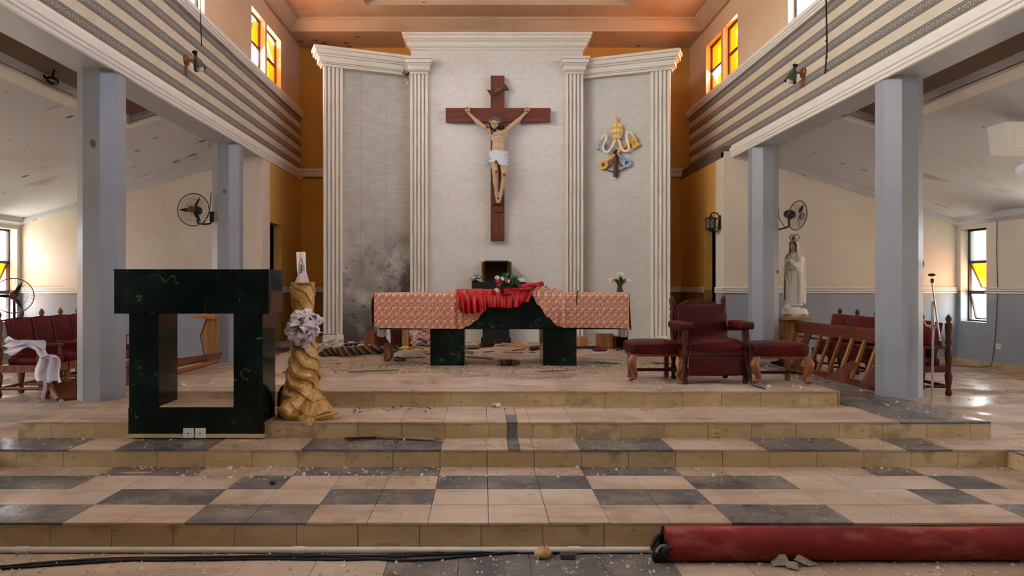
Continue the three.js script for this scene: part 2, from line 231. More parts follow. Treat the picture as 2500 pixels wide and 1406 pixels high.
// nave floor in front of the steps
const floor = struct('floor'); part(floor, 'slab', [span(-9, 9.3, -0.4, -TT, 16, -4.9)], M.mortar);
for (let r = 0; r < 3; r++) for (let n = -10; n < 10; n++) { const a = -0.6 + 0.45 * n, dark = r === 0 ? n >= 0 && n < 4 : r === 1 ? n >= 5 && n < 8 : n % 4 === 0; tile(floor, a, a + 0.45, 4.4 - r * 0.45, 4.85 - r * 0.45, 0, dark); }
// first step
const step1 = struct('step'); part(step1, 'core', span(-5.2, 5.6, -0.3, L1 - TT, -4.85 - TT, -6.6), M.mortar);
const rows1 = [[4.84, 5.25, [-9, -8, -5, -4, 4, 5, 9, 10]], [5.25, 5.65, [-7, -6, -3, -2, 2, 3, 8]], [5.65, 6.05, [-10, -9, -5, -1, 0, 1, 4, 5, 9]], [6.05, 6.34, [-8, -7, -4, -3, -2, 2, 3, 8]]];
for (const [a, b, dk] of rows1) for (let n = -12; n < 13; n++) tile(step1, seam(n), seam(n + 1), a, b, L1, dk.includes(n));
riserRow(step1, -5.1, 5.5, 4.85, 0, L1 - TT, -0.05);
// second step, its tread runs on as the aisle floor
const step2 = struct('step'); part(step2, 'core', [span(-5.2, 5.3, -0.3, L2 - TT, -6.34 - TT, -7)], M.mortar);
for (let n = -12; n < 13; n++) { if (n === 0) { tile(step2, 0.04, 0.225, 6.33, 6.82, L2); part(step2, 'tile', span(0.228, 0.322, L2 - TT, L2, -6.33, -6.82), darkTiles[0]); tile(step2, 0.325, 0.44, 6.33, 6.82, L2); continue; } tile(step2, seam(n), seam(n + 1), 6.33, 6.82, L2, [-11, -10, -8, -7, -4, -3, -2, 2, 3, 6, 7, 9].includes(n)); }
riserRow(step2, -5.1, 4.52, 6.34, L1, L2 - TT, 0.0);
part(step2, 'core', span(4.52 + TT, 6.2, 0, L2 - TT, -3, -6.36), M.mortar); for (let r = 0; r < 8; r++) { const a = 3.15 + r * 0.4; part(step2, 'riser_tile', span(4.52, 4.52 + TT, L1, L2 - TT, -a - GAP, -Math.min(a + 0.4, 6.35) + GAP), pick(riserTiles)); for (let n = 0; n < 4; n++) tile(step2, 4.515 + n * 0.4, 4.915 + n * 0.4, a, Math.min(a + 0.4, 6.33), L2, (n + r) % 3 === 1); }
// third step
const S3L = -4.29, S3R = 4.70, S4L = -3.3, S4R = 3.73;
const step3 = struct('step'); part(step3, 'core', [span(S3L + TT, S3R - TT, 0, L3 - TT, -6.82 - TT, -AISLE)], M.mortar);
for (let r = 0; r < 3; r++) for (let n = -11; n < 10; n++) {
  const a = Math.max(S3L, seam(n)), b = Math.min(3.86, seam(n + 1)), d0 = 6.81 + r * 0.4, d1 = Math.min(d0 + 0.4, 7.72); if (b - a < 0.03) continue;
  if (n === 0 && r < 2) { tile(step3, 0.04, 0.225, d0, d1, L3); if (r === 0) { part(step3, 'tile', span(0.228, 0.322, L3 - TT, L3, -d0, -d1), darkTiles[0]); } else tile(step3, 0.228, 0.322, d0, d1, L3); tile(step3, 0.325, 0.44, d0, d1, L3); continue; }
  tile(step3, a, b, d0, d1, L3, false);
}
for (let r = 0; r < 17; r++) for (let k = 0; k < 2; k++) { const d0 = 6.81 + r * 0.4, d1 = Math.min(d0 + 0.4, AISLE); tile(step3, 3.86 + k * 0.42, 3.86 + (k + 1) * 0.42, d0, d1, L3, true); if (r > 1) tile(step3, [S3L, -3.8][k], [-3.8, S4L][k], d0, d1, L3, false); }
riserRow(step3, S3L, 0.228, 6.82, L2, L3 - TT, 0.02); part(step3, 'riser_tile', span(0.228, 0.322, L2, L3 - TT, -6.817, -6.834), darkTiles[0]); riserRow(step3, 0.322, S3R, 6.82, L2, L3 - TT, 0.02);
for (let r = 0; r < 17; r++) for (const x of [S3L, S3R]) part(step3, 'riser_tile', span(x - TT / 2, x + TT / 2, L2, L3 - TT, -6.82 - r * 0.4 - 0.002, -Math.min(7.22 + r * 0.4, AISLE) + 0.002), pick(riserTiles));
// altar platform
const step4 = struct('step'); part(step4, 'core', [span(S4L + TT, S4R - TT, 0, L4 - TT, -7.71 - TT, -AISLE), span(-4.1, 4.5, 0, L4 - TT, -AISLE - 0.16, -BACK), span(-4.02, 4.41, 0, L4 - TT, -AISLE, -AISLE - 0.16)], M.mortar);
const farTiles = [], G0 = GAP; GAP = 0.0005;
for (let r = 0; r < 22; r++) for (let n = -12; n < 12; n++) {
  const d0 = 7.70 + r * 0.4, d1 = d0 + 0.4, a = Math.max(d0 >= 13.3 ? -4 : S4L, seam(n)), b = Math.min(d0 >= 13.3 ? 4.42 : S4R, seam(n + 1)); if (b - a < 0.03) continue;
  if (r < 5) tile(step4, a, b, d0, d1, L4, false); else farTiles.push(span(a + GAP, b - GAP, L4 - TT, L4 + (tr() - 0.5) * 0.0016, -d0 - GAP, -d1 + GAP));
}
GAP = G0; part(step4, 'tiles', farTiles, lightTiles[1]).userData.kind = 'stuff';
riserRow(step4, S4L, S4R, 7.71, L3, L4 - TT, 0.03);
for (let r = 0; r < 14; r++) for (const x of [S4L, S4R]) part(step4, 'riser_tile', span(x - TT / 2, x + TT / 2, L3, L4 - TT, -7.71 - r * 0.414 - 0.002, -7.71 - (r + 1) * 0.414 + 0.002), pick(riserTiles));
// aisle floors
for (const [x0, x1] of [[WL, S3L - 0.008], [S3R + 0.008, WR]]) {
  const f = struct('aisle_floor'), a = [], b = []; part(f, 'slab', span(x0, x1, -0.3, L2 - TT - 0.004, -5.6, -AISLE), M.mortar);
  for (let r = -3; r < 17; r++) for (let n = -22; n < 23; n++) { const p = Math.max(x0, seam(n)), q = Math.min(x1, seam(n + 1)), d0 = 6.822 + r * 0.4; if (q - p < 0.03 || (r < 0 && p > -4.8 && q < 5.27)) continue; (((n + 2 * r) % 5 + 5) % 5 < 2 && ((r % 3) + 3) % 3 ? b : a).push(span(p + GAP, q - GAP, L2 - TT, L2, -d0 - GAP, -Math.min(d0 + 0.4, AISLE) + GAP)); }
  part(f, 'light_tiles', a, M.light).userData.kind = 'stuff'; part(f, 'dark_tiles', b, M.dusty).userData.kind = 'stuff';
}
// columns and beams
const octagon = (h) => { const g = new THREE.CylinderGeometry(0.2435, 0.2435, h, 8); g.rotateY(Math.PI / 8); return metres(toCreasedNormals(g, 0.3)); };
for (const [x, d] of [[-4.26, 8.25], [4.8, 8.5], [-4.26, 12.33], [4.8, 12.6], [-4.26, 4.2], [4.8, 4.4], [-4.26, 0], [4.8, 0.2], [-4.26, -4], [4.8, -3.8]]) {
  const y0 = d > 7 ? L3 : d > 5 ? L1 : 0, g = octagon(SOFFIT - y0), c = struct('column', moved(g, x, (SOFFIT + y0) / 2, -d), M.column);
  if (d > 7) { const cr = rng(Math.round(d * 10 + x)), pts = []; for (let i = 0; i < 11; i++) { const a = i / 11 * 6.283, r = 0.02 + cr() * 0.018; pts.push([Math.cos(a) * r, Math.sin(a) * r * 1.3]); } const s = moved(slab(pts, 0.004), x + (x > 0 ? 0.19 : 0.02), x > 0 ? 2.0 : 3.3, -d + (x > 0 ? 0.155 : 0.224), 0, x > 0 ? 0.785 : 0); part(c, 'chipped_patch', s, M.grit); }
}
const keyTex = painted(512, 128, (c, w, h) => {
  c.fillStyle = '#9f998e'; c.fillRect(0, 0, w, h); c.strokeStyle = '#322f2b'; c.lineWidth = 8; c.strokeRect(-20, 5, w + 40, h - 10); c.lineWidth = 4; c.strokeRect(-20, 16, w + 40, h - 32); c.lineWidth = 9; c.lineJoin = 'miter';
  const u = w / 5; for (let k = 0; k < 5; k++) { const x = k * u; c.beginPath(); [[0, 100], [0, 30], [80, 30], [80, 82], [30, 82], [30, 56], [54, 56]].forEach(([a, b], i) => (i ? c.lineTo(x + a + 10, b) : c.moveTo(x + a + 10, b))); c.moveTo(x + 10, 100); c.lineTo(x + u + 10, 100); c.stroke(); }
});
const keyMat = std({ map: keyTex, roughness: 0.6 }), trimProfile = (s, x, y, h, out) => { const q = [[0, 0], [out * 0.55, 0], [out * 0.62, h * 0.16], [out * 0.8, h * 0.2], [out * 0.8, h * 0.34], [out, h * 0.4], [out, h * 0.72], [out * 0.72, h * 0.78], [out * 0.6, h * 0.9], [out * 0.3, h], [0, h]].map(([a, b]) => [x - s * a, y + b]); return s > 0 ? q.reverse() : q; };
for (const s of [-1, 1]) {
  const x = s < 0 ? XL : XR, word = s < 0 ? 'left' : 'right', o = s * 0.45, end = BACK;
  const b = struct('beam', span(x + s * 0.001, x + o, SOFFIT, FRIEZE_TOP, -REAR, -end), M.column);
  part(b, 'frieze_panel', span(x, x + s * 0.012, SOFFIT + 0.01, FRIEZE_TOP - 0.02, -REAR, -end), std({ map: T.white, color: 0xe6e0d0, roughness: 0.6 }));
  const y0 = SOFFIT + 0.225, bh = (FRIEZE_TOP - 0.17 - y0) / 9;
  for (let k = 0; k < 5; k++) { const g = span(x - s * 0.003, x + s * 0.01, y0 + 2 * k * bh, y0 + (2 * k + 1) * bh, -REAR, -end), p = g.attributes.position, uv = g.attributes.uv; for (let i = 0; i < p.count; i++) uv.setXY(i, p.getZ(i) / (bh * 3.2), (p.getY(i) - y0 - 2 * k * bh) / bh); part(b, 'border_strip', g, keyMat); }
  part(b, 'lower_moulding', alongZ(trimProfile(s, x, SOFFIT - 0.012, 0.23, 0.07), REAR, end), M.white);
  part(b, 'upper_moulding', alongZ(trimProfile(s, x, FRIEZE_TOP - 0.17, 0.18, 0.09), REAR, end), M.white);
  // clerestory wall and its windows; mostly unseen nearer bays enlarged to admit more light
  const off = s < 0 ? 0 : 0.36, wins = []; for (let k = 0; k < 7; k++) { const q = off - k * 4.08; if (k > 3) break; if (k === 0) wins.push([12.97 + q, 13.78 + q, 5.68, 6.69, k, 0], [13.9 + q, 14.85 + q, 5.68, 6.69, k, 1]); else wins.push([11.9 + q, 13.3 + q, 5.68, 7, k, 0], [13.42 + q, 14.85 + q, 5.68, 7, k, 1]); }
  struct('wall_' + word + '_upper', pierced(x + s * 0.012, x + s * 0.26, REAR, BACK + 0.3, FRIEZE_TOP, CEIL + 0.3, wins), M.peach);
  for (const [a, z, lo, hi, k, far] of wins) { if (a < -3) continue;
    const w = struct('window'), gx = x + s * 0.13, mid = (lo + hi) / 2 - 0.02, bar = (q0, q1, r0, r1) => part(w, 'frame_bar', span(gx - 0.018, gx + 0.018, r0, r1, -q0, -q1), M.darkFrame);
    bar(a, a + 0.03, lo, hi); bar(z - 0.03, z, lo, hi); bar(a, z, lo, lo + 0.03); bar(a, z, hi - 0.035, hi); bar(a, z, mid - 0.022, mid + 0.022);
    const shard = (pts, top, mat, tilt = 0) => { const y0 = top ? mid + 0.02 : lo + 0.02, y1 = top ? hi - 0.03 : mid - 0.02, g = slab(pts.map(([p, q]) => [lerp(a + 0.02, z - 0.02, p), lerp(y0, y1, q)]), 0.004), n = metres(g); n.rotateY(Math.PI / 2); n.translate(gx + s * 0.002, 0, 0); if (tilt) n.translate(s * tilt, 0, 0); return part(w, 'pane', n, mat); };
    const full = [[0, 0], [1, 0], [1, 1], [0, 1]];
    if (k === 0 && s < 0 && !far) { shard([[0, 0], [1, 0], [1, 0.9], [0.85, 0.98], [0.6, 0.82], [0.35, 0.62], [0.1, 0.6], [0, 0.55]], 1, M.amber); shard([[0, 0.3], [0.5, 0.38], [0.62, 0.8], [0.2, 0.7], [0, 0.64]], 1, M.amber, 0.02); shard([[0.9, 0], [1, 0], [1, 0.75], [0.95, 0.3]], 0, M.amber); }
    else if (k === 0 && s < 0) { shard([[0, 0], [0.75, 0], [0.2, 0.62], [0, 0.6]], 1, M.amber); shard([[0.95, 0], [1, 0], [1, 0.8], [0, 0.86], [0, 0.8], [0.4, 0.7]], 1, M.amber); shard([[0, 0], [1, 0], [1, 1], [0.4, 1], [0, 0.96], [0.2, 0.66], [0.26, 0.36], [0.1, 0.3], [0, 0.4]], 0, M.amber); }
    else if (k === 0 && !far) { shard([[1, 0], [0.25, 0.02], [0.5, 0.62], [0.2, 0.86], [0.24, 1], [1, 1]], 1, M.amber); shard([[0, 0], [0.14, 0], [0.1, 1], [0, 1]], 1, M.amber); shard([[0, 0], [1, 0], [1, 1], [0, 1]], 0, M.amber); }
    else if (k === 0) { shard(full, 1, M.amber); shard([[0, 0], [1, 0], [1, 0.94], [0.8, 0.62], [0.66, 0.3], [0.6, 0.56], [0.3, 0.76], [0, 0.7]], 0, M.amber); }
    else if (s > 0) { shard(full, 1, M.skyGlass); shard(full, 0, M.skyGlass); }
    else { shard([[0, 0], [0.35, 0.1], [0.2, 0.5], [0.4, 0.9], [0, 1]], 1, M.clear); shard([[1, 0], [0.7, 0.3], [1, 0.8]], 0, M.clear); }
  }
  // cove along the wall head
  struct('trim', alongZ(s < 0 ? [[x, COVE], [x + 0.05, COVE], [x + 0.08, COVE + 0.05], [x + 0.2, COVE + 0.17], [x + 0.24, COVE + 0.19], [x + 0.24, CEIL], [x, CEIL]] : [[x, CEIL], [x - 0.24, CEIL], [x - 0.24, COVE + 0.19], [x - 0.2, COVE + 0.17], [x - 0.08, COVE + 0.05], [x - 0.05, COVE], [x, COVE]], REAR, 15.4), M.amberTintCeil);
}
// nave ceiling: raised field inside a lower border, and the soffit at the back
struct('ceiling', [span(-4.5, 5.1, CEIL + 0.12, CEIL + 0.35, -REAR, -BACK - 0.3)], M.amberTintCeil);
struct('ceiling_border', [span(-4.4, -2.3, CEIL, CEIL + 0.12, -REAR, -BACK), span(2.9, 5, CEIL, CEIL + 0.12, -REAR, -BACK), span(-2.3, 2.9, CEIL, CEIL + 0.12, -14.55, -BACK)], M.amberTintCeil);
struct('ceiling_soffit', span(-4.2, 4.8, COVE, CEIL, -15.42, -BACK), M.amberTintCeil);
struct('trim', alongX([[-15.42, COVE], [-15.36, COVE], [-15.34, COVE + 0.05], [-15.22, COVE + 0.18], [-15.18, COVE + 0.2], [-15.18, CEIL], [-15.42, CEIL]], XL, XR), M.amberTintCeil);
{ const g = [], r = rng(8); for (const [px, py] of [[770, 98], [778, 112], [790, 105], [845, 105], [852, 113], [872, 90], [1560, 112], [735, 100]]) { const d = 15.4 + r() * 0.9, d2 = F * (COVE - EYE) / (CY - py), pts = []; for (let i = 0; i < 9; i++) { const a = i / 9 * 6.283, q = 0.6 + r() * 0.6; pts.push([Math.cos(a) * q * 0.07, Math.sin(a) * q * 0.05]); } g.push(moved(slab(pts, 0.004), (px - CX) * d2 / F, COVE - 0.001, -d2, Math.PI / 2)); } struct('ceiling_hole', g, M.grit); }
// back wall of the sanctuary, side walls with doorways
{ const w = struct('wall_back', span(-4.4, 5, 1.68, CEIL + 0.3, -BACK, -BACK - 0.3), M.ochre); part(w, 'dado', span(-4.4, 5, 0, 1.68, -BACK, -BACK - 0.3), M.umber); }
struct('trim', [span(XL, XR, 4.18, 4.32, -BACK, -BACK + 0.07, 0.015), span(XL, XR, 4.3, 4.36, -BACK, -BACK + 0.1, 0.01), span(-4, 4.42, 1.62, 1.74, -BACK, -BACK + 0.04, 0.01)], M.white);
for (const [s, x, a, b, top] of [[-1, -4.03, 13.98, 14.78, 2.97], [1, 4.42, 13.98, 14.7, 2.87]]) {
  const word = s < 0 ? 'left' : 'right', w = struct('wall_' + word + '_sanctuary', [...pierced(x, x + s * 0.16, a, BACK, 1.68, SOFFIT, [[a, b, 1.68, top]])], M.ochre);
  part(w, 'pier', span(x, x + s * 0.16, 1.68, SOFFIT, -AISLE - 0.15, -a), M.cream); part(w, 'pier_dado', span(x, x + s * 0.16, 0, 1.68, -AISLE - 0.15, -a), M.blue);
  part(w, 'dado', pierced(x, x + s * 0.16, a, BACK, 0, 1.68, [[a, b, L4, 1.68]]), M.umber);
  part(w, 'chair_rail', [0, 1, 2].map((k) => span(x - s * 0.03, x, 1.625 + k * 0.038, 1.655 + k * 0.038, -AISLE + 0.03, -a, 0.008)), M.white); part(w, 'chair_rail', [0, 1, 2].map((k) => span(x - s * 0.03, x, 1.625 + k * 0.038, 1.655 + k * 0.038, -b, -BACK, 0.008)), M.white);
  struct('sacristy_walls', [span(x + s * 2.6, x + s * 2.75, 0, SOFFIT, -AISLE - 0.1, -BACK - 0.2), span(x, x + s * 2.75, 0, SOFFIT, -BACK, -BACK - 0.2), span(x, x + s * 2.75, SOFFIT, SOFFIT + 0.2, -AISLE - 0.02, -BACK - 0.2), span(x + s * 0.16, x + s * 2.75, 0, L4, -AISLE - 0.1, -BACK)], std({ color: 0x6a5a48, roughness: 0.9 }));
}
// aisles
for (const s of [-1, 1]) {
  const word = s < 0 ? 'left' : 'right', x0 = s < 0 ? -4.03 : 4.42, x1 = s < 0 ? WL : WR, bi = (s < 0 ? XL : XR) + s * 0.45, low = 2.96;
  const slope = (x) => lerp(SOFFIT, low, (Math.abs(x) - Math.abs(bi)) / (Math.abs(x1) - Math.abs(bi)));
  const w = struct('wall_' + word + '_aisle_back', span(x0, x1 + s * 0.25, 1.68, SOFFIT + 0.1, -AISLE, -AISLE - 0.15), M.cream);
  part(w, 'dado', span(x0, x1 + s * 0.25, 0, 1.68, -AISLE, -AISLE - 0.15), M.blue);
  part(w, 'chair_rail', [0, 1, 2].map((k) => span(x0, x1, 1.622 + k * 0.04, 1.654 + k * 0.04, -AISLE, -AISLE + 0.035, 0.01)), M.white);
  part(w, 'baseboard', span(x0 + s * 0.3, x1, L2, L2 + 0.11, -AISLE, -AISLE + 0.015), M.riser);
  const holes = []; for (let k = 0; k < 6; k++) { const q = k * 2.04 + (k > 0 ? 0.3 : 0); holes.push([12.72 - q, 13.4 - q, 1.12, 2.78]); }
  const o = struct('wall_' + word + '_aisle', pierced(x1, x1 + s * 0.25, REAR, AISLE, 1.68, SOFFIT, holes.map(([a, b, lo, hi]) => [a, b, 1.68, hi])), M.cream);
  part(o, 'dado', pierced(x1, x1 + s * 0.25, REAR, AISLE, 0, 1.68, holes.map(([a, b, lo]) => [a, b, lo, 1.68])), M.blue);
  for (const [i, h] of holes.entries()) part(o, 'chair_rail', [0, 1, 2].map((k) => span(x1 - s * 0.035, x1, 1.622 + k * 0.04, 1.654 + k * 0.04, -(holes[i + 1]?.[1] ?? REAR), -h[0], 0.01)), M.white);
  part(o, 'baseboard', span(x1 - s * 0.015, x1, L2, L2 + 0.11, -5.9, -AISLE), M.riser);
  for (const [i, [a, b, lo, hi]] of holes.entries()) { if (i > 3) continue;
    const n = struct('window'), gx = x1 + s * 0.16, bar = (q0, q1, r0, r1) => part(n, 'frame_bar', span(gx - 0.025, gx + 0.025, r0, r1, -q0, -q1), M.darkFrame), ya = lerp(lo, hi, 0.64), yb = lerp(lo, hi, 0.315);
    bar(a, a + 0.03, lo, hi); bar(b - 0.03, b, lo, hi); bar(a, b, lo, lo + 0.03); bar(a, b, hi - 0.04, hi); bar(a, b, ya - 0.025, ya + 0.025); bar(a, b, yb - 0.03, yb + 0.03);
    part(n, 'pane', span(gx - 0.003, gx + 0.003, ya + 0.02, hi - 0.04, -a - 0.03, -b + 0.03), s > 0 && i === 0 ? M.frosted : M.clear);
    const sash = (y1, y0, mat, ang) => { const g = [span(-0.003, 0.003, y0 - y1, 0, 0, -(b - a - 0.07))], f = [span(-0.014, 0.014, y0 - y1, y0 - y1 + 0.025, 0, -(b - a - 0.07)), span(-0.014, 0.014, y0 - y1, 0, 0, -0.025), span(-0.014, 0.014, y0 - y1, 0, -(b - a - 0.095), -(b - a - 0.07))]; for (const [nm, l, m] of [['pane', g, mat], ['sash', f, M.darkFrame]]) part(n, nm, l.map((q) => moved(q, gx, y1, -a - 0.035, 0, 0, s * ang)), m); };
    sash(ya - 0.025, yb + 0.03, M.amber, 0.42); if (!(s < 0 && i === 0)) sash(yb - 0.03, lo + 0.03, M.clear, 0.2);
  }
  // sloping ceiling with a recessed strip next to the beam
  const sl = (a, b, t0, t1, d0, d1) => { const q = [[a, slope(a) + t0], [b, slope(b) + t0], [b, slope(b) + t1], [a, slope(a) + t1]]; return alongZ(s > 0 ? q : q.reverse(), d0, d1); };
  const i0 = bi, i1 = bi + s * 0.38, i2 = x1 + s * 0.25, cut = 10.2;
  const c = struct('ceiling_' + word + '_aisle', [sl(i1, i2, 0, 0.25, REAR, AISLE), sl(i0, i1, 0, 0.25, cut, AISLE)], M.ceil);
  struct('aisle_roof', sl(bi - s * 0.15, x1 + s * 0.6, 0.3, 0.36, REAR, AISLE + 0.3), M.zinc);
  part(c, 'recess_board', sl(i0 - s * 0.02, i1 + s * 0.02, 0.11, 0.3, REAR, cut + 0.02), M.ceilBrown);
  part(c, 'batten', sl(i1, i1 + s * 0.16, -0.035, 0.01, REAR, cut), M.white); part(c, 'batten', sl(i0, i1 + s * 0.16, -0.035, 0.01, cut, cut + 0.12), M.white);
  part(c, 'cornice', [sl(i0, x1, -0.09, 0.01, AISLE - 0.1, AISLE), alongZ((s > 0 ? [[x1 - 0.12, slope(x1 - 0.12)], [x1 - 0.09, low - 0.06], [x1, low - 0.12], [x1, low + 0.02]] : [[x1, low + 0.02], [x1, low - 0.12], [x1 + 0.09, low - 0.06], [x1 + 0.12, slope(x1 + 0.12)]]), REAR, AISLE)], M.ceil);
  const hr = rng(40 + s), hp = s < 0 ? [[335, 368, 20], [328, 407, 14], [500, 342, 46], [470, 378, 36], [430, 394, 26], [512, 355, 18], [170, 285, 30], [60, 430, 24]] : [[2057, 399, 18], [2110, 415, 22], [2400, 310, 14], [1990, 372, 10]];
  for (const [px, py, len] of hp) { // cracks where the ceiling skin is torn
    const k = (low - SOFFIT) / (Math.abs(x1) - Math.abs(bi)), d = (SOFFIT - EYE - k * Math.abs(bi)) * F / ((CY - py) - k * Math.abs(px - CX)); if (!(d > 3 && d < AISLE)) continue;
    const p = at(px, py, d), w2 = 0.7 * len * d / F, pts = []; for (let i = 0; i < 14; i++) { const a = i / 14 * 6.283; pts.push([Math.cos(a) * w2 * 0.5 * (0.7 + hr() * 0.5), Math.sin(a) * w2 * 0.22 * (0.5 + hr())]); }
    part(c, 'torn_patch', moved(moved(slab(pts, 0.003), 0, 0, 0, Math.PI / 2, 0, 0), p.x, p.y - 0.002, p.z, 0, 0, Math.atan(k) * s), M.grit);
  }
}
// wall at the entrance end behind the camera: kept closed to cut frontal light
struct('wall_entrance', span(WL - 0.3, WR + 0.3, 0, 7.6, -REAR, -REAR + 0.3), M.cream);
struct('ground', span(-80, 80, -0.6, -0.4, 90, -90), M.soil);
for (const x of [-15, 15.5]) struct('boundary_wall', span(x, x + Math.sign(x) * 0.2, -0.4, 2.1, 40, -40), M.cream);
// ================================================================ ALTARPIECE
const rere = thing('altarpiece', 'tall cream altarpiece with fluted pilasters and stepped cornices behind the altar', 'altarpiece');
const moldTex = tex(512, 1024, (u, v) => {
  const x = u * 1.5, y = v * 6, a = fbm(u, v, 12, 160, 4, 95), b = fbm(u, v, 3, 12, 6, 97), m = fbm(u, v, 4, 16, 7, 99), k = fbm(u, v, 20, 80, 5, 98), z = fbm(u, v, 8, 20, 6, 94); let c = mix3([206, 202, 194], [196, 191, 182], smooth(0.4, 0.7, a)); c = mix3(c, [186, 174, 158], smooth(0.5, 0.8, b) * 0.5);
  const low = smooth(3.4, 1.2, y), inner = smooth(0.5, 1.45, x), foot = smooth(1.5, 0.7, y + 0.5 * (z - 0.5)); c = mix3(c, [128, 122, 114], smooth(0.36, 0.62, m + 0.12 * low) * low * 0.75); c = mix3(c, [72, 66, 60], smooth(0.46, 0.7, z + 0.2 * inner * low - 0.04) * low * (0.35 + 0.5 * inner)); c = mix3(c, [66, 60, 54], smooth(0.42, 0.6, z + 0.1 * foot) * foot * 0.8); c = mix3(c, [60, 54, 50], smooth(0.66, 0.74, k) * low * 0.6);
  for (const s of [0.36, 0.86]) c = mix3(c, [150, 140, 128], smooth(0.012, 0.0, Math.abs(x - s + 0.01 * (b - 0.5))) * 0.4); return c;
}, [1.5, 6]);
const paperMold = M.paper.clone(); paperMold.map = moldTex; const wingPaper = M.paper.clone(); wingPaper.color.setRGB(0.78, 0.78, 0.76); paperMold.color.setRGB(0.86, 0.86, 0.84);
function pilaster(w, y0, y1) { // fluted shaft, back at z = 0
  const f = 0.1, g = 0.045, p = [[-w / 2, 0], [-w / 2, -f]], n = 4, cell = (w - 0.05) / n;
  for (let i = 0; i < n; i++) { const a = -w / 2 + 0.025 + i * cell; p.push([a + cell * 0.28, -f], [a + cell * 0.34, -f + g], [a + cell * 0.66, -f + g], [a + cell * 0.72, -f]); }
  p.push([w / 2, -f], [w / 2, 0]); const q = slab(p, y1 - y0); q.rotateX(-Math.PI / 2); q.translate(0, y0, 0); return metres(q);
}
function cornice(x0, x1, y0, y1, left, right, front, back = -0.12) { // stepped courses growing outwards
  const h = y1 - y0, q = [[0, 0.13, 0.03], [0.13, 0.2, 0.06], [0.2, 0.5, 0.09], [0.5, 0.6, 0.13], [0.6, 0.84, 0.17], [0.84, 1, 0.2]];
  return q.map(([a, b, o]) => span(x0 - o * left, x1 + o * right, y0 + a * h, y0 + b * h + 0.004, back, front + o, 0.012));
}
part(rere, 'centre_panel', span(-1.42, 1.99, L4, 6.5, -15.0, -14.6), M.paper);
part(rere, 'crown_moulding', cornice(-1.42, 1.99, 6.42, 6.72, 0.8, 0.8, -14.6, -15), M.white);
for (const x of [-1.25, 1.81]) { part(rere, 'pilaster', moved(pilaster(0.345, L4, 5.94), x, 0, -14.6), M.white); part(rere, 'capital', cornice(x - 0.17, x + 0.17, 5.92, 6.22, 0.55, 0.55, -14.5, -14.6), M.white); }
for (const [ox, oz, len, th, s, yb] of [[-2.72, -14.3, 1.42, 0.357, -1, 5.95], [2.0, -14.8, 1.365, -0.375, 1, 5.88]]) {
  const put = (g) => moved(g, ox, 0, oz, 0, th), px = s < 0 ? -0.19 : len + 0.19;
  part(rere, 'wing_panel', put(span(s < 0 ? -0.2 : -0.12, s < 0 ? len + 0.12 : len + 0.2, L4, yb + 0.05, -0.14, 0)), s < 0 ? paperMold : wingPaper);
  part(rere, 'pilaster', put(moved(pilaster(0.36, L4 + (s < 0 ? 0.18 : 0.1), yb + 0.02), px, 0, 0)), M.white);
  part(rere, 'cornice', cornice(s < 0 ? -0.38 : 0.04, s < 0 ? len - 0.16 : len + 0.38, yb, yb + 0.34, s < 0 ? 1 : 0, s < 0 ? 0 : 1, 0.1).map((g) => put(moved(moved(g, s < 0 ? 0.4 : 0, -yb, 0), s < 0 ? -0.4 : 0, yb, 0, 0, 0, s < 0 ? -0.008 : 0))), M.white);
  const r = rng(60 + s), blocks = []; for (let i = 0; i < 12; i++) { const a = new THREE.DodecahedronGeometry(0.05 + r() * 0.07, 0); a.scale(1.2, 0.7 + r() * 0.4, 1); blocks.push(put(moved(metres(a), px + (r() - 0.5) * 0.3, L4 + 0.03 + r() * 0.08, 0.06 + r() * 0.12, r() * 3, r() * 3))); }
  part(rere, 'broken_plinth', [put(span(px - 0.2, px + 0.2, L4, L4 + (s < 0 ? 0.17 : 0.1), 0, 0.15, 0.02)), ...(s < 0 ? blocks : blocks.slice(0, 4))], M.white);
}
{ const r = rng(77), g = []; for (let i = 0; i < 7; i++) { const p = at(988 + r() * 14, 160 + i * 7, 14.5 + r() * 0.1), a = new THREE.DodecahedronGeometry(0.02 + r() * 0.035, 0); a.scale(1, 1.4, 0.8); g.push(moved(metres(a), p.x, p.y, p.z, r() * 3, r() * 3)); } for (const a of g) part(rere, 'broken_plaster', a, M.white); part(rere, 'broken_rod', [tube([at(983, 178, 14.5), at(992, 182, 14.45), at(1000, 176, 14.5)], 0.012, 10), tube([at(986, 170, 14.5), at(994, 186, 14.45)], 0.01, 8)], M.iron); }

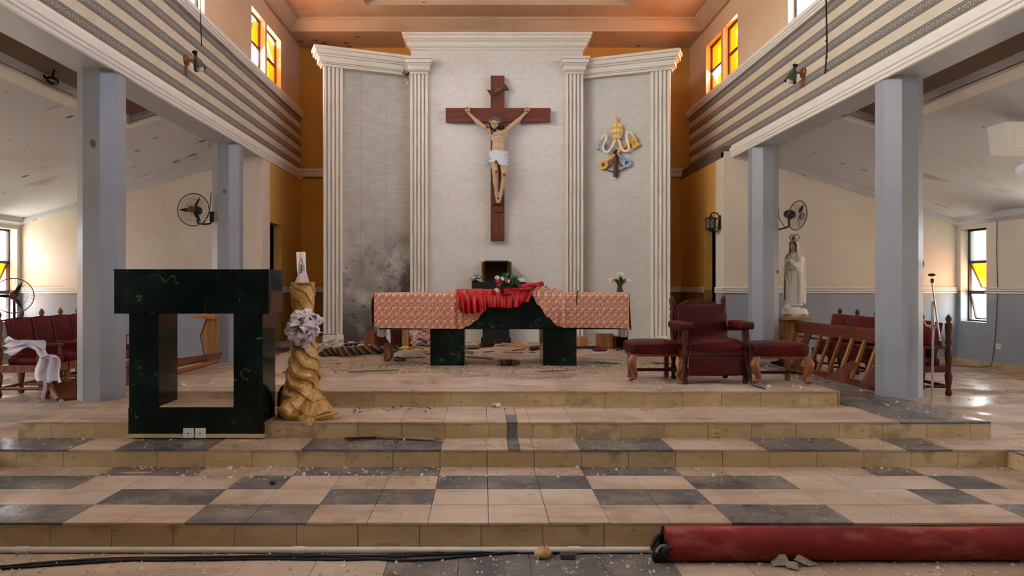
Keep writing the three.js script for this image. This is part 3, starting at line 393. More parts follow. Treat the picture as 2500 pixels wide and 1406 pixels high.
// ================================================================ CRUCIFIX
{
  const s = 0.00803, cx = thing('crucifix', 'large wooden crucifix with a carved painted figure on the altarpiece', 'crucifix', V(0.298, 2.64, -14.5)), q = (px, py, z = 0) => [(px - 1215) * s, (588 - py) * s, z];
  const W = (px0, px1, py0, py1, z0, z1, r = 0.006) => span(q(px0, 0)[0], q(px1, 0)[0], q(0, py1)[1], q(0, py0)[1], z0, z1, r);
  part(cx, 'upright', [W(1198, 1231.5, 184, 588, -0.05, 0.04), W(1208, 1220, 300, 310, -0.1, -0.05), W(1208, 1220, 540, 550, -0.1, -0.05)], M.crossWood); part(cx, 'crossbeam', [W(1088, 1198, 263, 297, -0.05, 0.044), W(1231.5, 1344, 263, 297, -0.05, 0.044), W(1197, 1232, 263, 297, 0.0, 0.046)], M.crossWood).geometry.attributes.uv.array.forEach((_, i, arr) => { if (i % 2 === 0) { const t = arr[i]; arr[i] = arr[i + 1]; arr[i + 1] = t; } });
  part(cx, 'footrest', [W(1203, 1228, 483, 500, 0.04, 0.1), W(1203, 1228, 502, 519, 0.04, 0.07)], M.crossWood);
  const scroll = slab([[-0.215, 0.05], [-0.06, 0.03], [0.08, 0.1], [0.14, 0.16], [0.215, 0.045], [0.1, 0.035], [-0.02, -0.025], [-0.12, -0.1]], 0.02, 0.004), sc = part(cx, 'scroll', moved(scroll, q(1216, 0)[0], q(0, 226)[1], 0.045), std({ color: 0x4a2216, roughness: 0.5 }));
  part(sc, 'lettering', ['I', 'N', 'R', 'I'].flatMap((l, i) => { const x = q(1216, 0)[0] - 0.07 + i * 0.045, y = q(0, 226)[1] + 0.005 + i * 0.02, b = (a, c, e, f) => plank(V(x + a, y + c, 0.071), V(x + e, y + f, 0.071), 0.006, 0.006); return l === 'I' ? [b(0.01, 0, 0.01, 0.04)] : l === 'N' ? [b(0, 0, 0, 0.04), b(0, 0.04, 0.024, 0), b(0.024, 0, 0.024, 0.04)] : [b(0, 0, 0, 0.04), b(0, 0.04, 0.02, 0.032), b(0.02, 0.032, 0, 0.02), b(0.004, 0.02, 0.022, 0)]; }), std({ color: 0xc8a878, roughness: 0.6 }));
  const C = (a, b, ra, rb) => capsule(q(...a), q(...b), ra, rb), B = (c, r) => ball(q(...c), r);
  const trunk = blend([B([1218, 336, 0.13], [0.165, 0.15, 0.1]), B([1217, 362, 0.135], [0.13, 0.13, 0.085]), B([1216, 388, 0.13], [0.155, 0.11, 0.1]), B([1208, 329, 0.19], [0.07, 0.055, 0.05]), B([1229, 328, 0.19], [0.07, 0.055, 0.05]),
    C([1217, 322, 0.14], [1211, 310, 0.21], 0.055, 0.05), C([1197, 321, 0.12], [1166, 299, 0.08], 0.058, 0.04), C([1166, 299, 0.08], [1144, 277, 0.085], 0.042, 0.026), C([1239, 316, 0.12], [1263, 297, 0.09], 0.058, 0.04), C([1263, 297, 0.09], [1283, 276.5, 0.085], 0.042, 0.026)], 0.05), legL = blend([C([1206, 392, 0.14], [1209, 425, 0.24], 0.084, 0.056), C([1209, 425, 0.24], [1212, 474, 0.13], 0.054, 0.034), B([1209, 443, 0.19], [0.045, 0.1, 0.05]), C([1212, 474, 0.13], [1214, 494, 0.14], 0.034, 0.03)], 0.04), legR = blend([C([1227, 393, 0.14], [1231, 431, 0.24], 0.084, 0.056), C([1231, 431, 0.24], [1222, 476, 0.15], 0.054, 0.034), B([1230, 449, 0.19], [0.043, 0.1, 0.05]), C([1222, 476, 0.16], [1217, 495, 0.18], 0.034, 0.032)], 0.04), body = (x, y, z) => smin(trunk(x, y, z), Math.min(legL(x, y, z), legR(x, y, z)), 0.04);
  const ribs = (x, y, z) => 0.0028 * Math.sin((y - q(0, 345)[1]) * 95 + Math.abs(x - 0.02) * 25) * smooth(0.2, 0.26, 0.4 - Math.abs(y - q(0, 345)[1]) * 2) * (z > 0.12 ? 1 : 0) + (Math.abs(x - q(1217, 0)[0]) < 0.02 && y > q(0, 372)[1] && y < q(0, 322)[1] && z > 0.12 ? 0.005 * (1 - Math.abs(x - q(1217, 0)[0]) / 0.02) : 0);
  const skin = [0.56, 0.4, 0.24], red = [0.3, 0.02, 0.03], wounds = [[1212, 424, 0.3, 0.05], [1230, 431, 0.3, 0.05], [1190, 314, 0.14, 0.05], [1238, 308, 0.16, 0.045], [1215, 487, 0.2, 0.025], [1142, 275, 0.1, 0.02], [1286, 274, 0.1, 0.02], [1201, 343, 0.22, 0.02]].map(([a, b, z, r]) => [...q(a, b, z), r]), gr = (x, y, z) => noise(x * 3, y * 3, 64, 64, 7);
  const paint = (x, y, z) => { let c = mix3(skin, [0.46, 0.3, 0.17], gr(x * 4 + 5, y * 4 + 5) * 0.5); for (const [a, b, e, r] of wounds) { const d = Math.hypot(x - a, y - b, (z - e) * 0.5); c = mix3(c, red, smooth(r, r * 0.45, d + 0.02 * (gr(x * 9, y * 9) - 0.5))); } return c; };
  const fig = part(cx, 'figure', new THREE.BufferGeometry(), std({ vertexColors: true, roughness: 0.45 }));
  const gBody = nets((x, y, z) => body(x, y, z) + ribs(x, y, z), [-0.72, 0.68, -0.02], [0.7, 2.66, 0.34], 0.0125, paint);
  const hand = (wx, wy, sx, ang) => { // wrist, side, direction of the fingers
    const w = q(wx, wy, 0.085), dx = Math.cos(ang), dy = Math.sin(ang), nx = -dy, ny = dx, P = (l, o, z) => [w[0] + dx * l + nx * o, w[1] + dy * l + ny * o, 0.085 + z], l = [capsule(P(-0.02, 0, 0), P(0.02, 0, 0.002), 0.024, 0.022), capsule(P(0.02, -0.018, 0), P(0.065, -0.022, 0.004), 0.017, 0.015), capsule(P(0.02, 0.016, 0), P(0.065, 0.02, 0.004), 0.017, 0.015)];
    for (let i = 0; i < 4; i++) { const o = -0.03 + i * 0.02, a = [0.03, 0.038, 0.036, 0.028][i]; l.push(capsule(P(0.066, o, 0.005), P(0.066 + a, o * 1.15, 0.02), 0.0098, 0.009), capsule(P(0.066 + a, o * 1.15, 0.02), P(0.066 + a * 0.9, o * 1.1, 0.046), 0.009, 0.0078)); }
    l.push(capsule(P(0.01, sx * 0.022, 0.008), P(0.045, sx * 0.048, 0.022), 0.012, 0.01), capsule(P(0.045, sx * 0.048, 0.022), P(0.07, sx * 0.045, 0.032), 0.01, 0.008));
    return nets(blend(l, 0.012), [w[0] - 0.14, w[1] - 0.14, 0.04], [w[0] + 0.14, w[1] + 0.14, 0.16], 0.004, paint); };
  const hd = q(1208, 307, 0.25), fx = -0.28, fy = -0.62, fz = 0.73, ux = -0.1, uy = 0.76, uz = 0.62, rx = fy * uz - fz * uy, ry = fz * ux - fx * uz, rz = fx * uy - fy * ux, Hp = (r, u, f) => [hd[0] + rx * -r + ux * u + fx * f, hd[1] + ry * -r + uy * u + fy * f, hd[2] + rz * -r + uz * u + fz * f];
  const headParts = blend([ball(hd, [0.082, 0.09, 0.088]), capsule(Hp(0, 0.02, 0.01), Hp(0, -0.06, 0.035), 0.078, 0.052), capsule(Hp(0, 0.01, 0.088), Hp(0, -0.028, 0.112), 0.011, 0.015), capsule(Hp(-0.04, 0.028, 0.078), Hp(0.04, 0.028, 0.078), 0.014, 0.014), capsule(Hp(0, -0.075, 0.06), Hp(0, -0.08, 0.07), 0.03, 0.026), capsule(Hp(-0.02, -0.052, 0.088), Hp(0.02, -0.052, 0.088), 0.008, 0.008)], 0.02);
  const eyes = [-0.033, 0.033].map((o) => ball(Hp(o, 0.006, 0.084), [0.017, 0.012, 0.012]));
  const head = (x, y, z) => Math.max(headParts(x, y, z), -Math.min(eyes[0](x, y, z), eyes[1](x, y, z)) - 0.002);
  const gHead = nets(head, [hd[0] - 0.17, hd[1] - 0.2, hd[2] - 0.16], [hd[0] + 0.17, hd[1] + 0.16, hd[2] + 0.2], 0.006, paint);
  const withColour = (l) => mergeGeometries(l.map((g) => { const r = g.toNonIndexed(); return r; }));
  fig.geometry = withColour([gBody, gHead, hand(1144, 277, -1, 2.05), hand(1283, 276.5, 1, 1.0)]);
  const hairF = blend([capsule(Hp(0, 0.05, -0.03), Hp(0, 0.03, -0.05), 0.088, 0.09), capsule(Hp(-0.07, 0.05, 0.0), Hp(-0.085, -0.1, 0.0), 0.035, 0.03), capsule(Hp(0.07, 0.05, 0.0), Hp(0.085, -0.1, 0.0), 0.035, 0.03), capsule(Hp(-0.085, -0.1, 0), q(1201, 331, 0.22), 0.032, 0.018), capsule(Hp(0.085, -0.09, 0), q(1224, 322, 0.22), 0.032, 0.016), capsule(Hp(0.0, -0.085, 0.085), Hp(0, -0.125, 0.09), 0.034, 0.016), capsule(Hp(-0.05, -0.05, 0.06), Hp(0.0, -0.1, 0.085), 0.018, 0.022), capsule(Hp(0.05, -0.05, 0.06), Hp(0, -0.1, 0.085), 0.018, 0.022)], 0.025);
  part(fig, 'hair', nets((x, y, z) => hairF(x, y, z) + 0.004 * Math.sin(x * 180 + y * 60), [hd[0] - 0.22, hd[1] - 0.27, hd[2] - 0.2], [hd[0] + 0.22, hd[1] + 0.18, hd[2] + 0.2], 0.008, (x, y, z) => { const u = (x - hd[0]) * ux + (y - hd[1]) * uy + (z - hd[2]) * uz; return mix3([0.035, 0.016, 0.01], [0.1, 0.1, 0.11], smooth(0.04, 0.07, u)); }), std({ vertexColors: true, roughness: 0.6 }));
  const ring = []; for (let k = 0; k < 3; k++) { const pts = []; for (let i = 0; i < 24; i++) { const a = i / 24 * 6.283, w = 0.1 + 0.006 * Math.sin(a * 6 + k * 2.1); const p = Hp(Math.cos(a) * w, 0.055 + 0.008 * Math.cos(a * 6 + k * 2.1), Math.sin(a) * w - 0.005); pts.push(V(...p)); } ring.push(tube(pts, 0.009, 60, 5, true)); }
  for (let i = 0; i < 16; i++) { const a = i / 16 * 6.283, p = Hp(Math.cos(a) * 0.1, 0.055, Math.sin(a) * 0.1), e = Hp(Math.cos(a + 0.2) * 0.135, 0.055 + (i % 3 - 1) * 0.03, Math.sin(a + 0.2) * 0.135); ring.push(rod(V(...p), V(...e), 0.006, 0.001, 5)); }
  part(fig, 'crown_of_thorns', ring, std({ color: 0xb89a5c, roughness: 0.6 }));
  const lc = grid(64, 26, (u, v) => { const a = u * 6.2832, ca = Math.cos(a), sa = Math.sin(a), hem = 409 - 10 * smooth(-0.1, -0.9, ca) - 12 * Math.exp(-(((ca + 0.25) / 0.22) ** 2)) * (sa > 0 ? 1 : 0), y = lerp(372, hem, v), fold = 0.008 * Math.sin(a * 7 + v * 9 + 2.5 * ca) + 0.006 * Math.sin(v * 26 + ca * 4); const p = q(1217, y), r = 1 + 0.06 * v; return [p[0] + ca * (0.168 * r + fold), p[1], 0.13 + sa * (0.125 * r + fold + 0.03 * v)]; }, true);
  const knot = grid(14, 24, (u, v) => { const p = q(lerp(1203, lerp(1185, 1200, u), smooth(0, 1, v)) + 5 * (u - 0.5) * v, lerp(372, 408, v)); return [p[0] + 0.01 * Math.sin(u * 16), p[1], 0.24 - 0.1 * v + 0.022 * Math.sin(u * 15 + v * 4)]; });
  part(fig, 'loincloth', [thick(lc, 0.012), thick(knot, 0.01), metres(nets(blend([ball(q(1203, 373, 0.24), [0.035, 0.03, 0.03])], 0.01), [q(1203, 0)[0] - 0.06, q(0, 373)[1] - 0.06, 0.18], [q(1203, 0)[0] + 0.06, q(0, 373)[1] + 0.06, 0.3], 0.008))], std({ color: 0xd8dade, roughness: 0.6, side: THREE.DoubleSide }));
  for (const n of [rod(V(...q(1142, 274, 0.06)), V(...q(1142, 274, 0.135)), 0.008, 0.012, 8), rod(V(...q(1286, 273.5, 0.06)), V(...q(1286, 273.5, 0.135)), 0.008, 0.012, 8), rod(V(...q(1216, 487, 0.1)), V(...q(1216, 487, 0.23)), 0.012, 0.018, 8)]) part(fig, 'nail', n, M.iron);
}
// ================================================================ EMBLEM ON THE WING
{
  const em = thing('emblem', 'painted relief of a tiara over crossed gold and silver keys on the altarpiece wing', 'emblem', V(2.66, 4.48, -14.5), -0.375), k = 0.00806, e = (x, y) => [((1420 + x / 7.81) - 1508) * k, (360 - (270 + y / 7.81)) * k], E = (...l) => l.map(([x, y]) => e(x, y));
  const gold = std({ color: 0xdca318, roughness: 0.45 }), silver = std({ color: 0x92a4ba, roughness: 0.4 }), ivory = std({ color: 0xe6d8b4, roughness: 0.5 }), maroon = std({ color: 0x4a1c22, roughness: 0.5 }), ochre = std({ color: 0xbf8a2a, roughness: 0.5 });
  const [tx, ty] = e(680, 555), prof = [[0, 0], [0.075, 0], [0.085, 0.02], [0.1, 0.07], [0.112, 0.15], [0.112, 0.19], [0.1, 0.25], [0.07, 0.3], [0.03, 0.32], [0, 0.325]], tg = lathe(prof, 28); tg.scale(1, 1, 0.5); tg.translate(tx, ty, 0.03); const tiara = part(em, 'tiara', tg, ivory);
  for (const [y, h, r] of [[0.0, 0.03, 0.088], [0.095, 0.045, 0.113], [0.2, 0.05, 0.116]]) { const b = lathe([[r - 0.012, y], [r + 0.004, y + 0.004], [r + 0.006, y + h], [r - 0.012, y + h]], 28); b.scale(1, 1, 0.5); b.translate(tx, ty, 0.03); part(tiara, 'band', b, gold); }
  for (const [x, y] of [[0, 0.065], [-0.06, 0.065], [0.06, 0.065], [0, 0.17], [-0.07, 0.17], [0.07, 0.17], [0, 0.27]]) part(tiara, 'ornament', moved(slab([[-0.018, 0], [0.018, 0], [0.008, 0.012], [0, 0.03], [-0.008, 0.012]], 0.012), tx + x, ty + y - 0.01, 0.03 + 0.5 * Math.sqrt(Math.max(0, 0.0125 - x * x)) - 0.006), ochre);
  part(em, 'cross', [span(tx - 0.012, tx + 0.012, ty + 0.32, ty + 0.445, 0.02, 0.045, 0.004), span(tx - 0.035, tx + 0.035, ty + 0.385, ty + 0.41, 0.02, 0.045, 0.004), moved(metres(new THREE.SphereGeometry(0.026, 12, 8)), tx, ty + 0.33, 0.032)], gold);
  const hexa = (x, y, r) => { const p = []; for (let i = 0; i < 8; i++) { const a = i / 8 * 6.283 + 0.39; p.push([x + Math.cos(a) * r, y + Math.sin(a) * r]); } return p; };
  const crossHole = (x, y, a, sc) => [[-0.006, -0.045], [0.006, -0.045], [0.006, 0.012], [0.022, 0.012], [0.022, 0.024], [0.006, 0.024], [0.006, 0.042], [-0.006, 0.042], [-0.006, 0.024], [-0.022, 0.024], [-0.022, 0.012], [-0.006, 0.012]].map(([p, q]) => [x + sc * (p * Math.cos(a) - q * Math.sin(a)), y + sc * (p * Math.sin(a) + q * Math.cos(a))]);
  const gk = (rg, sh0, sh1, bit, hole, mat, z) => { const r = e(...rg), a = e(...sh0), b = e(...sh1); return [moved(slab(hexa(...r, 0.092), 0.035, 0.004, [hexa(...r, 0.046)]), 0, 0, z), rod(V(...a, z + 0.02), V(...b, z + 0.02), 0.03, 0.024, 12), moved(slab(bit, 0.03, 0.003, [hole]), 0, 0, z)]; };
  part(em, 'gold_key', gk([420, 1025], [480, 975], [960, 600], E([925, 600], [1025, 520], [1065, 600], [1050, 620], [1115, 680], [1085, 705], [1035, 740], [985, 765], [965, 690]), crossHole(...e(1000, 655), 0.05, 1.05), gold, 0.015), gold);
  part(em, 'silver_key', gk([870, 1010], [820, 950], [340, 540], E([335, 535], [425, 585], [410, 720], [380, 760], [330, 700], [285, 720], [310, 620]), crossHole(...e(345, 660), -0.15, 1), silver, 0.0), silver);
  const ribbon = (pts, w) => { const c = new THREE.CatmullRomCurve3(pts.map(([x, y, z]) => V(...e(x, y), z))); return thick(grid(60, 4, (u, v) => { const p = c.getPoint(u), t = c.getTangent(u), n = V(-t.y, t.x, 0).normalize(), o = (v - 0.5) * w; return [p.x + n.x * o, p.y + n.y * o, p.z + 0.004 * Math.cos(v * 3 - 1.5)]; }), 0.014); };
  for (const l of [[[655, 560, 0.05], [620, 620, 0.055], [590, 690, 0.06], [560, 740, 0.06], [500, 790, 0.07], [440, 770, 0.08], [425, 690, 0.085], [455, 600, 0.085], [485, 530, 0.075], [460, 465, 0.06], [410, 490, 0.04], [375, 540, 0.03]], [[705, 560, 0.05], [730, 620, 0.055], [755, 690, 0.06], [790, 770, 0.06], [860, 800, 0.07], [910, 760, 0.08], [900, 660, 0.085], [870, 560, 0.08], [865, 480, 0.07], [895, 440, 0.06], [945, 455, 0.045], [985, 520, 0.03]]]) part(em, 'ribbon', ribbon(l, 0.042), ivory);
  part(em, 'staff', [rod(V(...e(660, 760), 0.03), V(...e(650, 1265), 0.03), 0.034, 0.045, 12), moved(metres(new THREE.SphereGeometry(0.04, 14, 10)), ...e(650, 800), 0.05)], maroon);
  const arc = (p) => tube(p.map(([x, y]) => V(...e(x, y), 0.02)), 0.011, 30); part(em, 'staff_arc', [arc([[430, 1090], [520, 1140], [650, 1165], [760, 1140], [880, 1085]]), arc([[640, 870], [610, 970], [560, 1040], [500, 1080]]), arc([[665, 870], [700, 980], [740, 1040], [790, 1070]])], maroon);
}
// ================================================================ HIGH SHELF AND TABERNACLE BEHIND THE ALTAR
{
  const t = thing('shelf', 'black stone shelf on a dark block under the tabernacle', 'shelf', V(0.3, 0, -14.3));
  part(t, 'shelf_board', span(at(1152, 0, 14.2).x - 0.3, at(1283, 0, 14.2).x - 0.3, 1.71, 1.835, -0.3, 0.18, 0.01), M.black); part(t, 'shelf_support', span(-0.3, 0.22, L4 + 0.1, 1.71, -0.25, 0.05, 0.01), M.black); part(t, 'base', span(-0.33, 0.25, L4, L4 + 0.1, -0.27, 0.1, 0.01), M.black);
  const y = 1.835, w = 0.235, b = thing('tabernacle', 'open gilt box with its two doors swung wide', 'tabernacle', V(at(1212, 0, 14.2).x, y, -14.38)), gold = std({ color: 0x8a6c1e, roughness: 0.35, metalness: 0.7 }), inn = std({ color: 0x4a3626, roughness: 0.8 });
  part(b, 'casing', [span(-w, w, 0, 0.03, -0.17, 0.17), span(-w, w, 0.385, 0.41, -0.17, 0.2), span(-w, -w + 0.02, 0, 0.4, -0.17, 0.17), span(w - 0.02, w, 0, 0.4, -0.17, 0.17), span(-w, w, 0, 0.4, -0.19, -0.17)], inn);
  for (const s of [-1, 1]) part(b, 'door', [moved(span(0, -s * 0.23, 0.02, 0.385, -0.008, 0.008, 0.003), s * w, 0, 0.17, 0, s * 1.75), moved(span(-s * 0.02, -s * 0.21, 0.05, 0.35, 0.008, 0.014), s * w, 0, 0.17, 0, s * 1.75)], gold);
  const c = thing('candleholder', 'bent dark metal candleholder standing on the end of the black shelf', 'candleholder', V(at(1160, 0, 14.2).x, y, -14.25)); part(c, 'base', lathe([[0, 0], [0.07, 0], [0.075, 0.02], [0.03, 0.03], [0.015, 0.05], [0, 0.05]]), M.iron); part(c, 'branches', [tube([V(0, 0.04, 0), V(0.03, 0.09, 0), V(-0.02, 0.15, 0)], 0.007), tube([V(0, 0.06, 0), V(0.09, 0.07, 0.02), V(0.12, 0.1, 0)], 0.007), tube([V(0, 0.06, 0), V(-0.07, 0.05, 0), V(-0.09, 0.09, 0)], 0.006), tube([V(0.02, 0.1, 0), V(0.06, 0.12, 0.02), V(0.04, 0.16, 0.02)], 0.005)], M.iron);
  solo('folded_cloth', 'small white crumpled cloth on the free end of the black shelf', 'cloth', moved(grid(26, 14, (u, v) => { const a = u * 6.283, r = (0.1 - 0.012 * Math.sin(a * 5)) * Math.cos(v * 1.57); return [Math.cos(a) * r * 1.1, 0.075 * Math.sin(v * 1.57) + 0.008 * Math.sin(a * 4 + v * 5), Math.sin(a) * r]; }), at(1271, 0, 14.2).x, y, -14.24), M.cloth);
}
// ================================================================ ALTAR
const AD = 10.18, AX0 = -1.45, AX1 = 2.02, ATOP = EYE - 15 * AD / F, AB = 0.78;
{
  const t = thing('altar', 'long dark green marble altar on two block legs', 'altar', V(0.28, L4, -AD - AB / 2)), y = ATOP - L4;
  part(t, 'altar_body', span(at(925, 0, AD).x - 0.28, at(1533, 0, AD).x - 0.28, EYE - 104 * AD / F - L4, y - 0.055, -AB / 2, AB / 2 - 0.012, 0.008), M.marble);
  part(t, 'table_board', span(at(920, 0, AD).x - 0.28, at(1536, 0, AD).x - 0.28, y - 0.055, y - 0.012, -AB / 2 - 0.02, AB / 2 - 0.006, 0.006), M.pale);
  for (const [a, b] of [[1050, 1134], [1326, 1408]]) part(t, 'leg', span(at(a, 0, AD).x - 0.28, at(b, 0, AD).x - 0.28, 0, EYE - 104 * AD / F - L4, -AB / 2 + 0.1, AB / 2 - 0.02, 0.006), M.marble);
}
const brocade = painted(512, 512, (c, w, h) => { // repeating figured print, madder red on sand pink
  c.fillStyle = '#cf9c80'; c.fillRect(0, 0, w, h); const r = rng(9); c.strokeStyle = '#96382e'; c.fillStyle = '#96382e'; const n = 4, s = w / n;
  for (let i = 0; i < n; i++) for (let j = 0; j < n * 2; j++) { const x = (i + (j % 2) / 2) * s, y = j * s / 2; for (const dx of [0, w]) { c.save(); c.translate((x + dx * 1) % (w + 1) - (dx ? w : 0) + (dx ? w : 0), y); c.restore(); }
    const dot = (a, b, q) => { for (const ox of [0, -w]) { c.beginPath(); c.arc(x + a + ox, (y + b + h) % h, q, 0, 7); c.fill(); } }, arc = (a, b, q, t0, t1, lw) => { c.lineWidth = lw; for (const ox of [0, -w]) { c.beginPath(); c.arc(x + a + ox, y + b, q, t0, t1); c.stroke(); } };
    arc(30, 30, 24, 3.6, 6.6, 9); arc(78, 36, 20, 0.2, 3, 8); dot(14, 44, 7); dot(58, 10, 8); dot(96, 20, 6); dot(108, 50, 7); arc(110, 30, 18, 2, 4.6, 7); dot(50, 52, 6); for (let k = 0; k < 10; k++) dot(r() * 128, r() * 60, 2.5 + r() * 3); }
  c.fillStyle = 'rgba(226,188,158,0.95)'; for (let i = 0; i < n; i++) for (let j = 0; j < n; j++) for (const ox of [0, w]) { c.beginPath(); c.arc((i * s + (j % 2) * s / 2 + 30) % w + ox * 0, j * s + 30, 21, 0, 7); c.fill(); }
}, [0.4, 0.36]);
const sequin = painted(512, 512, (c, w, h) => { c.fillStyle = '#b00412'; c.fillRect(0, 0, w, h); const r = rng(19); for (let i = 0; i < 1500; i++) { c.fillStyle = ['#c00c18', '#8c020a', '#a80610', '#c41420', '#b80c18', '#d86868'][Math.floor(r() * (r() < 0.75 ? 5 : 6))]; const q = r() < 0.94 ? 2 + r() * 4 : 5; c.beginPath(); c.arc(r() * w, r() * h, q, 0, 7); c.fill(); } }, [0.5, 0.5]);
const printCloth = std({ map: brocade, roughness: 0.8, side: THREE.DoubleSide }), redCloth = phys({ map: sequin, roughness: 0.4, specularIntensity: 0.8, side: THREE.DoubleSide });
function drape(x0, x1, hem, fold, opt = {}) { // cloth from the table's back edge over its front edge down to hem(u); uv in metres
  const nu = opt.nu ?? 90, nv = 56, back = opt.back ?? (() => AB), lift = opt.lift ?? 0.004;
  return thick(grid(nu, nv, (u, v) => {
    const f = fold(u), B = back(u), drop = Math.max(0.02, ATOP - hem(u)), run = B + drop, s = v * run, x = (opt.x ?? ((a) => lerp(x0, x1, a)))(u, clamp((s - B) / drop)); let y, z;
    if (s < B) { y = ATOP + lift + (opt.bump ?? (() => 0))(u, s / B); z = -AD - B + s; } else { const q = s - B, k = smooth(0, 0.05, q); y = ATOP + lift - q + 0.02 * (1 - k) * 0; z = -AD + 0.006 + 0.02 * k + (opt.out ?? 0) * k + f * smooth(0, 0.2, q) * (0.5 + q * 1.6) + 0.004 * Math.sin(u * 40 + q * 11); y += (opt.bump ?? (() => 0))(u, 1) * (1 - k); }
    return [x, y, z, x, s];
  }), 0.004);
}
const X = (px) => at(px, 0, AD).x, Y = (py) => at(0, py, AD).y;
const spl = (pts) => (u) => { for (let i = 1; i < pts.length; i++) if (u <= pts[i][0]) { const [a, p] = pts[i - 1], [b, q] = pts[i]; return lerp(p, q, smooth(a, b, u)); } return pts[pts.length - 1][1]; };
{
  const hemL = spl([[0, Y(797)], [0.05, Y(801)], [0.55, Y(803)], [0.8, Y(803)], [0.87, Y(796)], [0.94, Y(783)], [1, Y(766)]]), foldL = (u) => 0.05 * Math.exp(-(((u - 0.74) / 0.016) ** 2)) + 0.07 * Math.exp(-(((u - 0.8) / 0.02) ** 2)) + 0.014 * Math.sin(u * 60) * smooth(0.8, 0.9, u) + 0.006 * Math.sin(u * 14);
  const l = thing('altar_cloth', 'red and sand patterned cloth hanging over the altar end nearest the candle', 'cloth', V(0, 0, 0), 0, 'patterned cloths on the altar'), gl = drape(X(914), X(1178), hemL, foldL, { back: (u) => AB - 0.02 });
  const side = thick(grid(24, 20, (u, v) => { const d = v * 0.47; return [X(914) - 0.006 - 0.035 * smooth(0, 0.3, v) * (0.7 + 0.3 * u) + 0.006 * Math.sin(u * 17), ATOP - d, -AD - (1 - u) * (AB - 0.02) + 0.014 * u, (1 - u) * AB, d]; }), 0.004); part(l, 'hanging_sheet', gl, printCloth); part(l, 'side_fall', side, printCloth);
  const hemR = spl([[0, Y(722)], [0.06, Y(745)], [0.16, Y(775)], [0.27, Y(797)], [0.34, Y(800)], [0.8, Y(801)], [1, Y(803)]]), foldR = (u) => 0.05 * Math.exp(-(((u - 0.25) / 0.024) ** 2)) + 0.07 * Math.exp(-(((u - 0.33) / 0.018) ** 2)) + 0.05 * Math.exp(-(((u - 0.16) / 0.03) ** 2)) + 0.022 * Math.sin(u * 70) * smooth(0.36, 0.2, u) * smooth(0, 0.1, u) + 0.004 * Math.sin(u * 17), bumpR = (u, t) => (0.085 * Math.exp(-(((u - 0.08) / 0.1) ** 2)) + 0.035 * Math.exp(-(((u - 0.24) / 0.1) ** 2))) * smooth(0.55, 0.92, t) * (1 + 0.4 * Math.sin(u * 75 + t * 16) + 0.2 * Math.sin(u * 140));
  const r = thing('altar_cloth', 'red and sand patterned cloth bunched up at one corner, nearest the armchair', 'cloth', V(0, 0, 0), 0, 'patterned cloths on the altar'); part(r, 'hanging_sheet', drape(X(1299), X(1535), hemR, foldR, { back: (u) => AB - 0.03, bump: bumpR }), printCloth);
  part(r, 'side_fall', thick(grid(24, 20, (u, v) => { const d = v * (0.5 + 0.02 * Math.sin(u * 20)); return [X(1535) + 0.006 + 0.03 * v + 0.008 * Math.sin(u * 21), ATOP - d, -AD - u * (AB - 0.03) + 0.014, u * AB, d]; }), 0.004), printCloth);
  const rd = thing('red_cloth', 'shiny red sequined cloth crumpled across the middle of the altar', 'cloth'), hemC = spl([[0, Y(757)], [0.1, Y(766)], [0.22, Y(768)], [0.4, Y(764)], [0.46, Y(752)], [0.62, Y(752)], [0.78, Y(755)], [0.92, Y(752)], [1, Y(738)]]);
  part(rd, 'hanging_sheet', drape(X(1114), X(1278), hemC, (u) => 0.05 * Math.sin(u * 62 + 4 * Math.sin(u * 6)) * (1 - 0.45 * smooth(0.4, 0.6, u)) + 0.02 * Math.sin(u * 130 + 2) + 0.055, { back: (u) => 0.45, lift: 0.016, out: 0.03, nu: 130, x: (u, q) => lerp(X(1112), X(1280), u) + 0.06 * q * (0.6 - u), bump: (u, t) => 0.02 * (1 + Math.sin(u * 50 + t * 13)) + 0.03 * smooth(0.7, 1, u) }), redCloth);
  part(rd, 'fallen_corner', thick(grid(30, 24, (u, v) => { const py = lerp(708, lerp(734, 738, u), v); return [X(lerp(1262, 1292, u) + 6 * (1 - v) * u), Y(py), -AD + 0.06 + 0.02 * Math.sin(u * 14 + v * 3) - 0.04 * (1 - v)]; }), 0.004), redCloth);
  const tw = grid(40, 70, (u, v) => { const c = [[1225, 716, 0.06], [1245, 714, 0.02], [1272, 707, 0.0], [1290, 700, 0.04], [1308, 697, 0.02], [1322, 692, 0.0], [1328, 694, 0]], t = v * 5.99, i = Math.floor(t), k = t - i, p = c[i].map((a, j) => lerp(a, c[i + 1][j], k)), R = lerp(0.09, 0.036, smooth(0.2, 0.85, v)) * (v > 0.96 ? Math.sqrt(Math.max(0, (1 - v) / 0.04)) : 1), a = u * 6.283, w = 1 + 0.16 * Math.sin(a * 5 + v * 22) + 0.1 * Math.sin(a * 9 - v * 31); return [X(p[0]) + 0.3 * R * Math.cos(a) * w, Y(p[1]) + R * 0.75 * Math.sin(a) * w, -AD + p[2] - 0.05 + R * Math.cos(a) * w, u * 0.4, v * 0.8]; }, true);
  part(rd, 'twisted_end', tw, redCloth);
  part(thing('under_cloth', 'white lace underlayer showing below both ends of the altar', 'cloth'), 'lace', [[X(1520), X(1541)], [X(916), X(935)]].map(([a, b]) => thick(grid(14, 10, (u, v) => [lerp(a, b, u) + 0.03 * v * (u - 0.5), Y(lerp(760, 822 + 4 * Math.sin(u * 3), v)), -AD - 0.25 - 0.012 * Math.sin(u * 16)]), 0.003)), phys({ color: 0xdcd8d2, transmission: 0.35, roughness: 0.9, side: THREE.DoubleSide }));
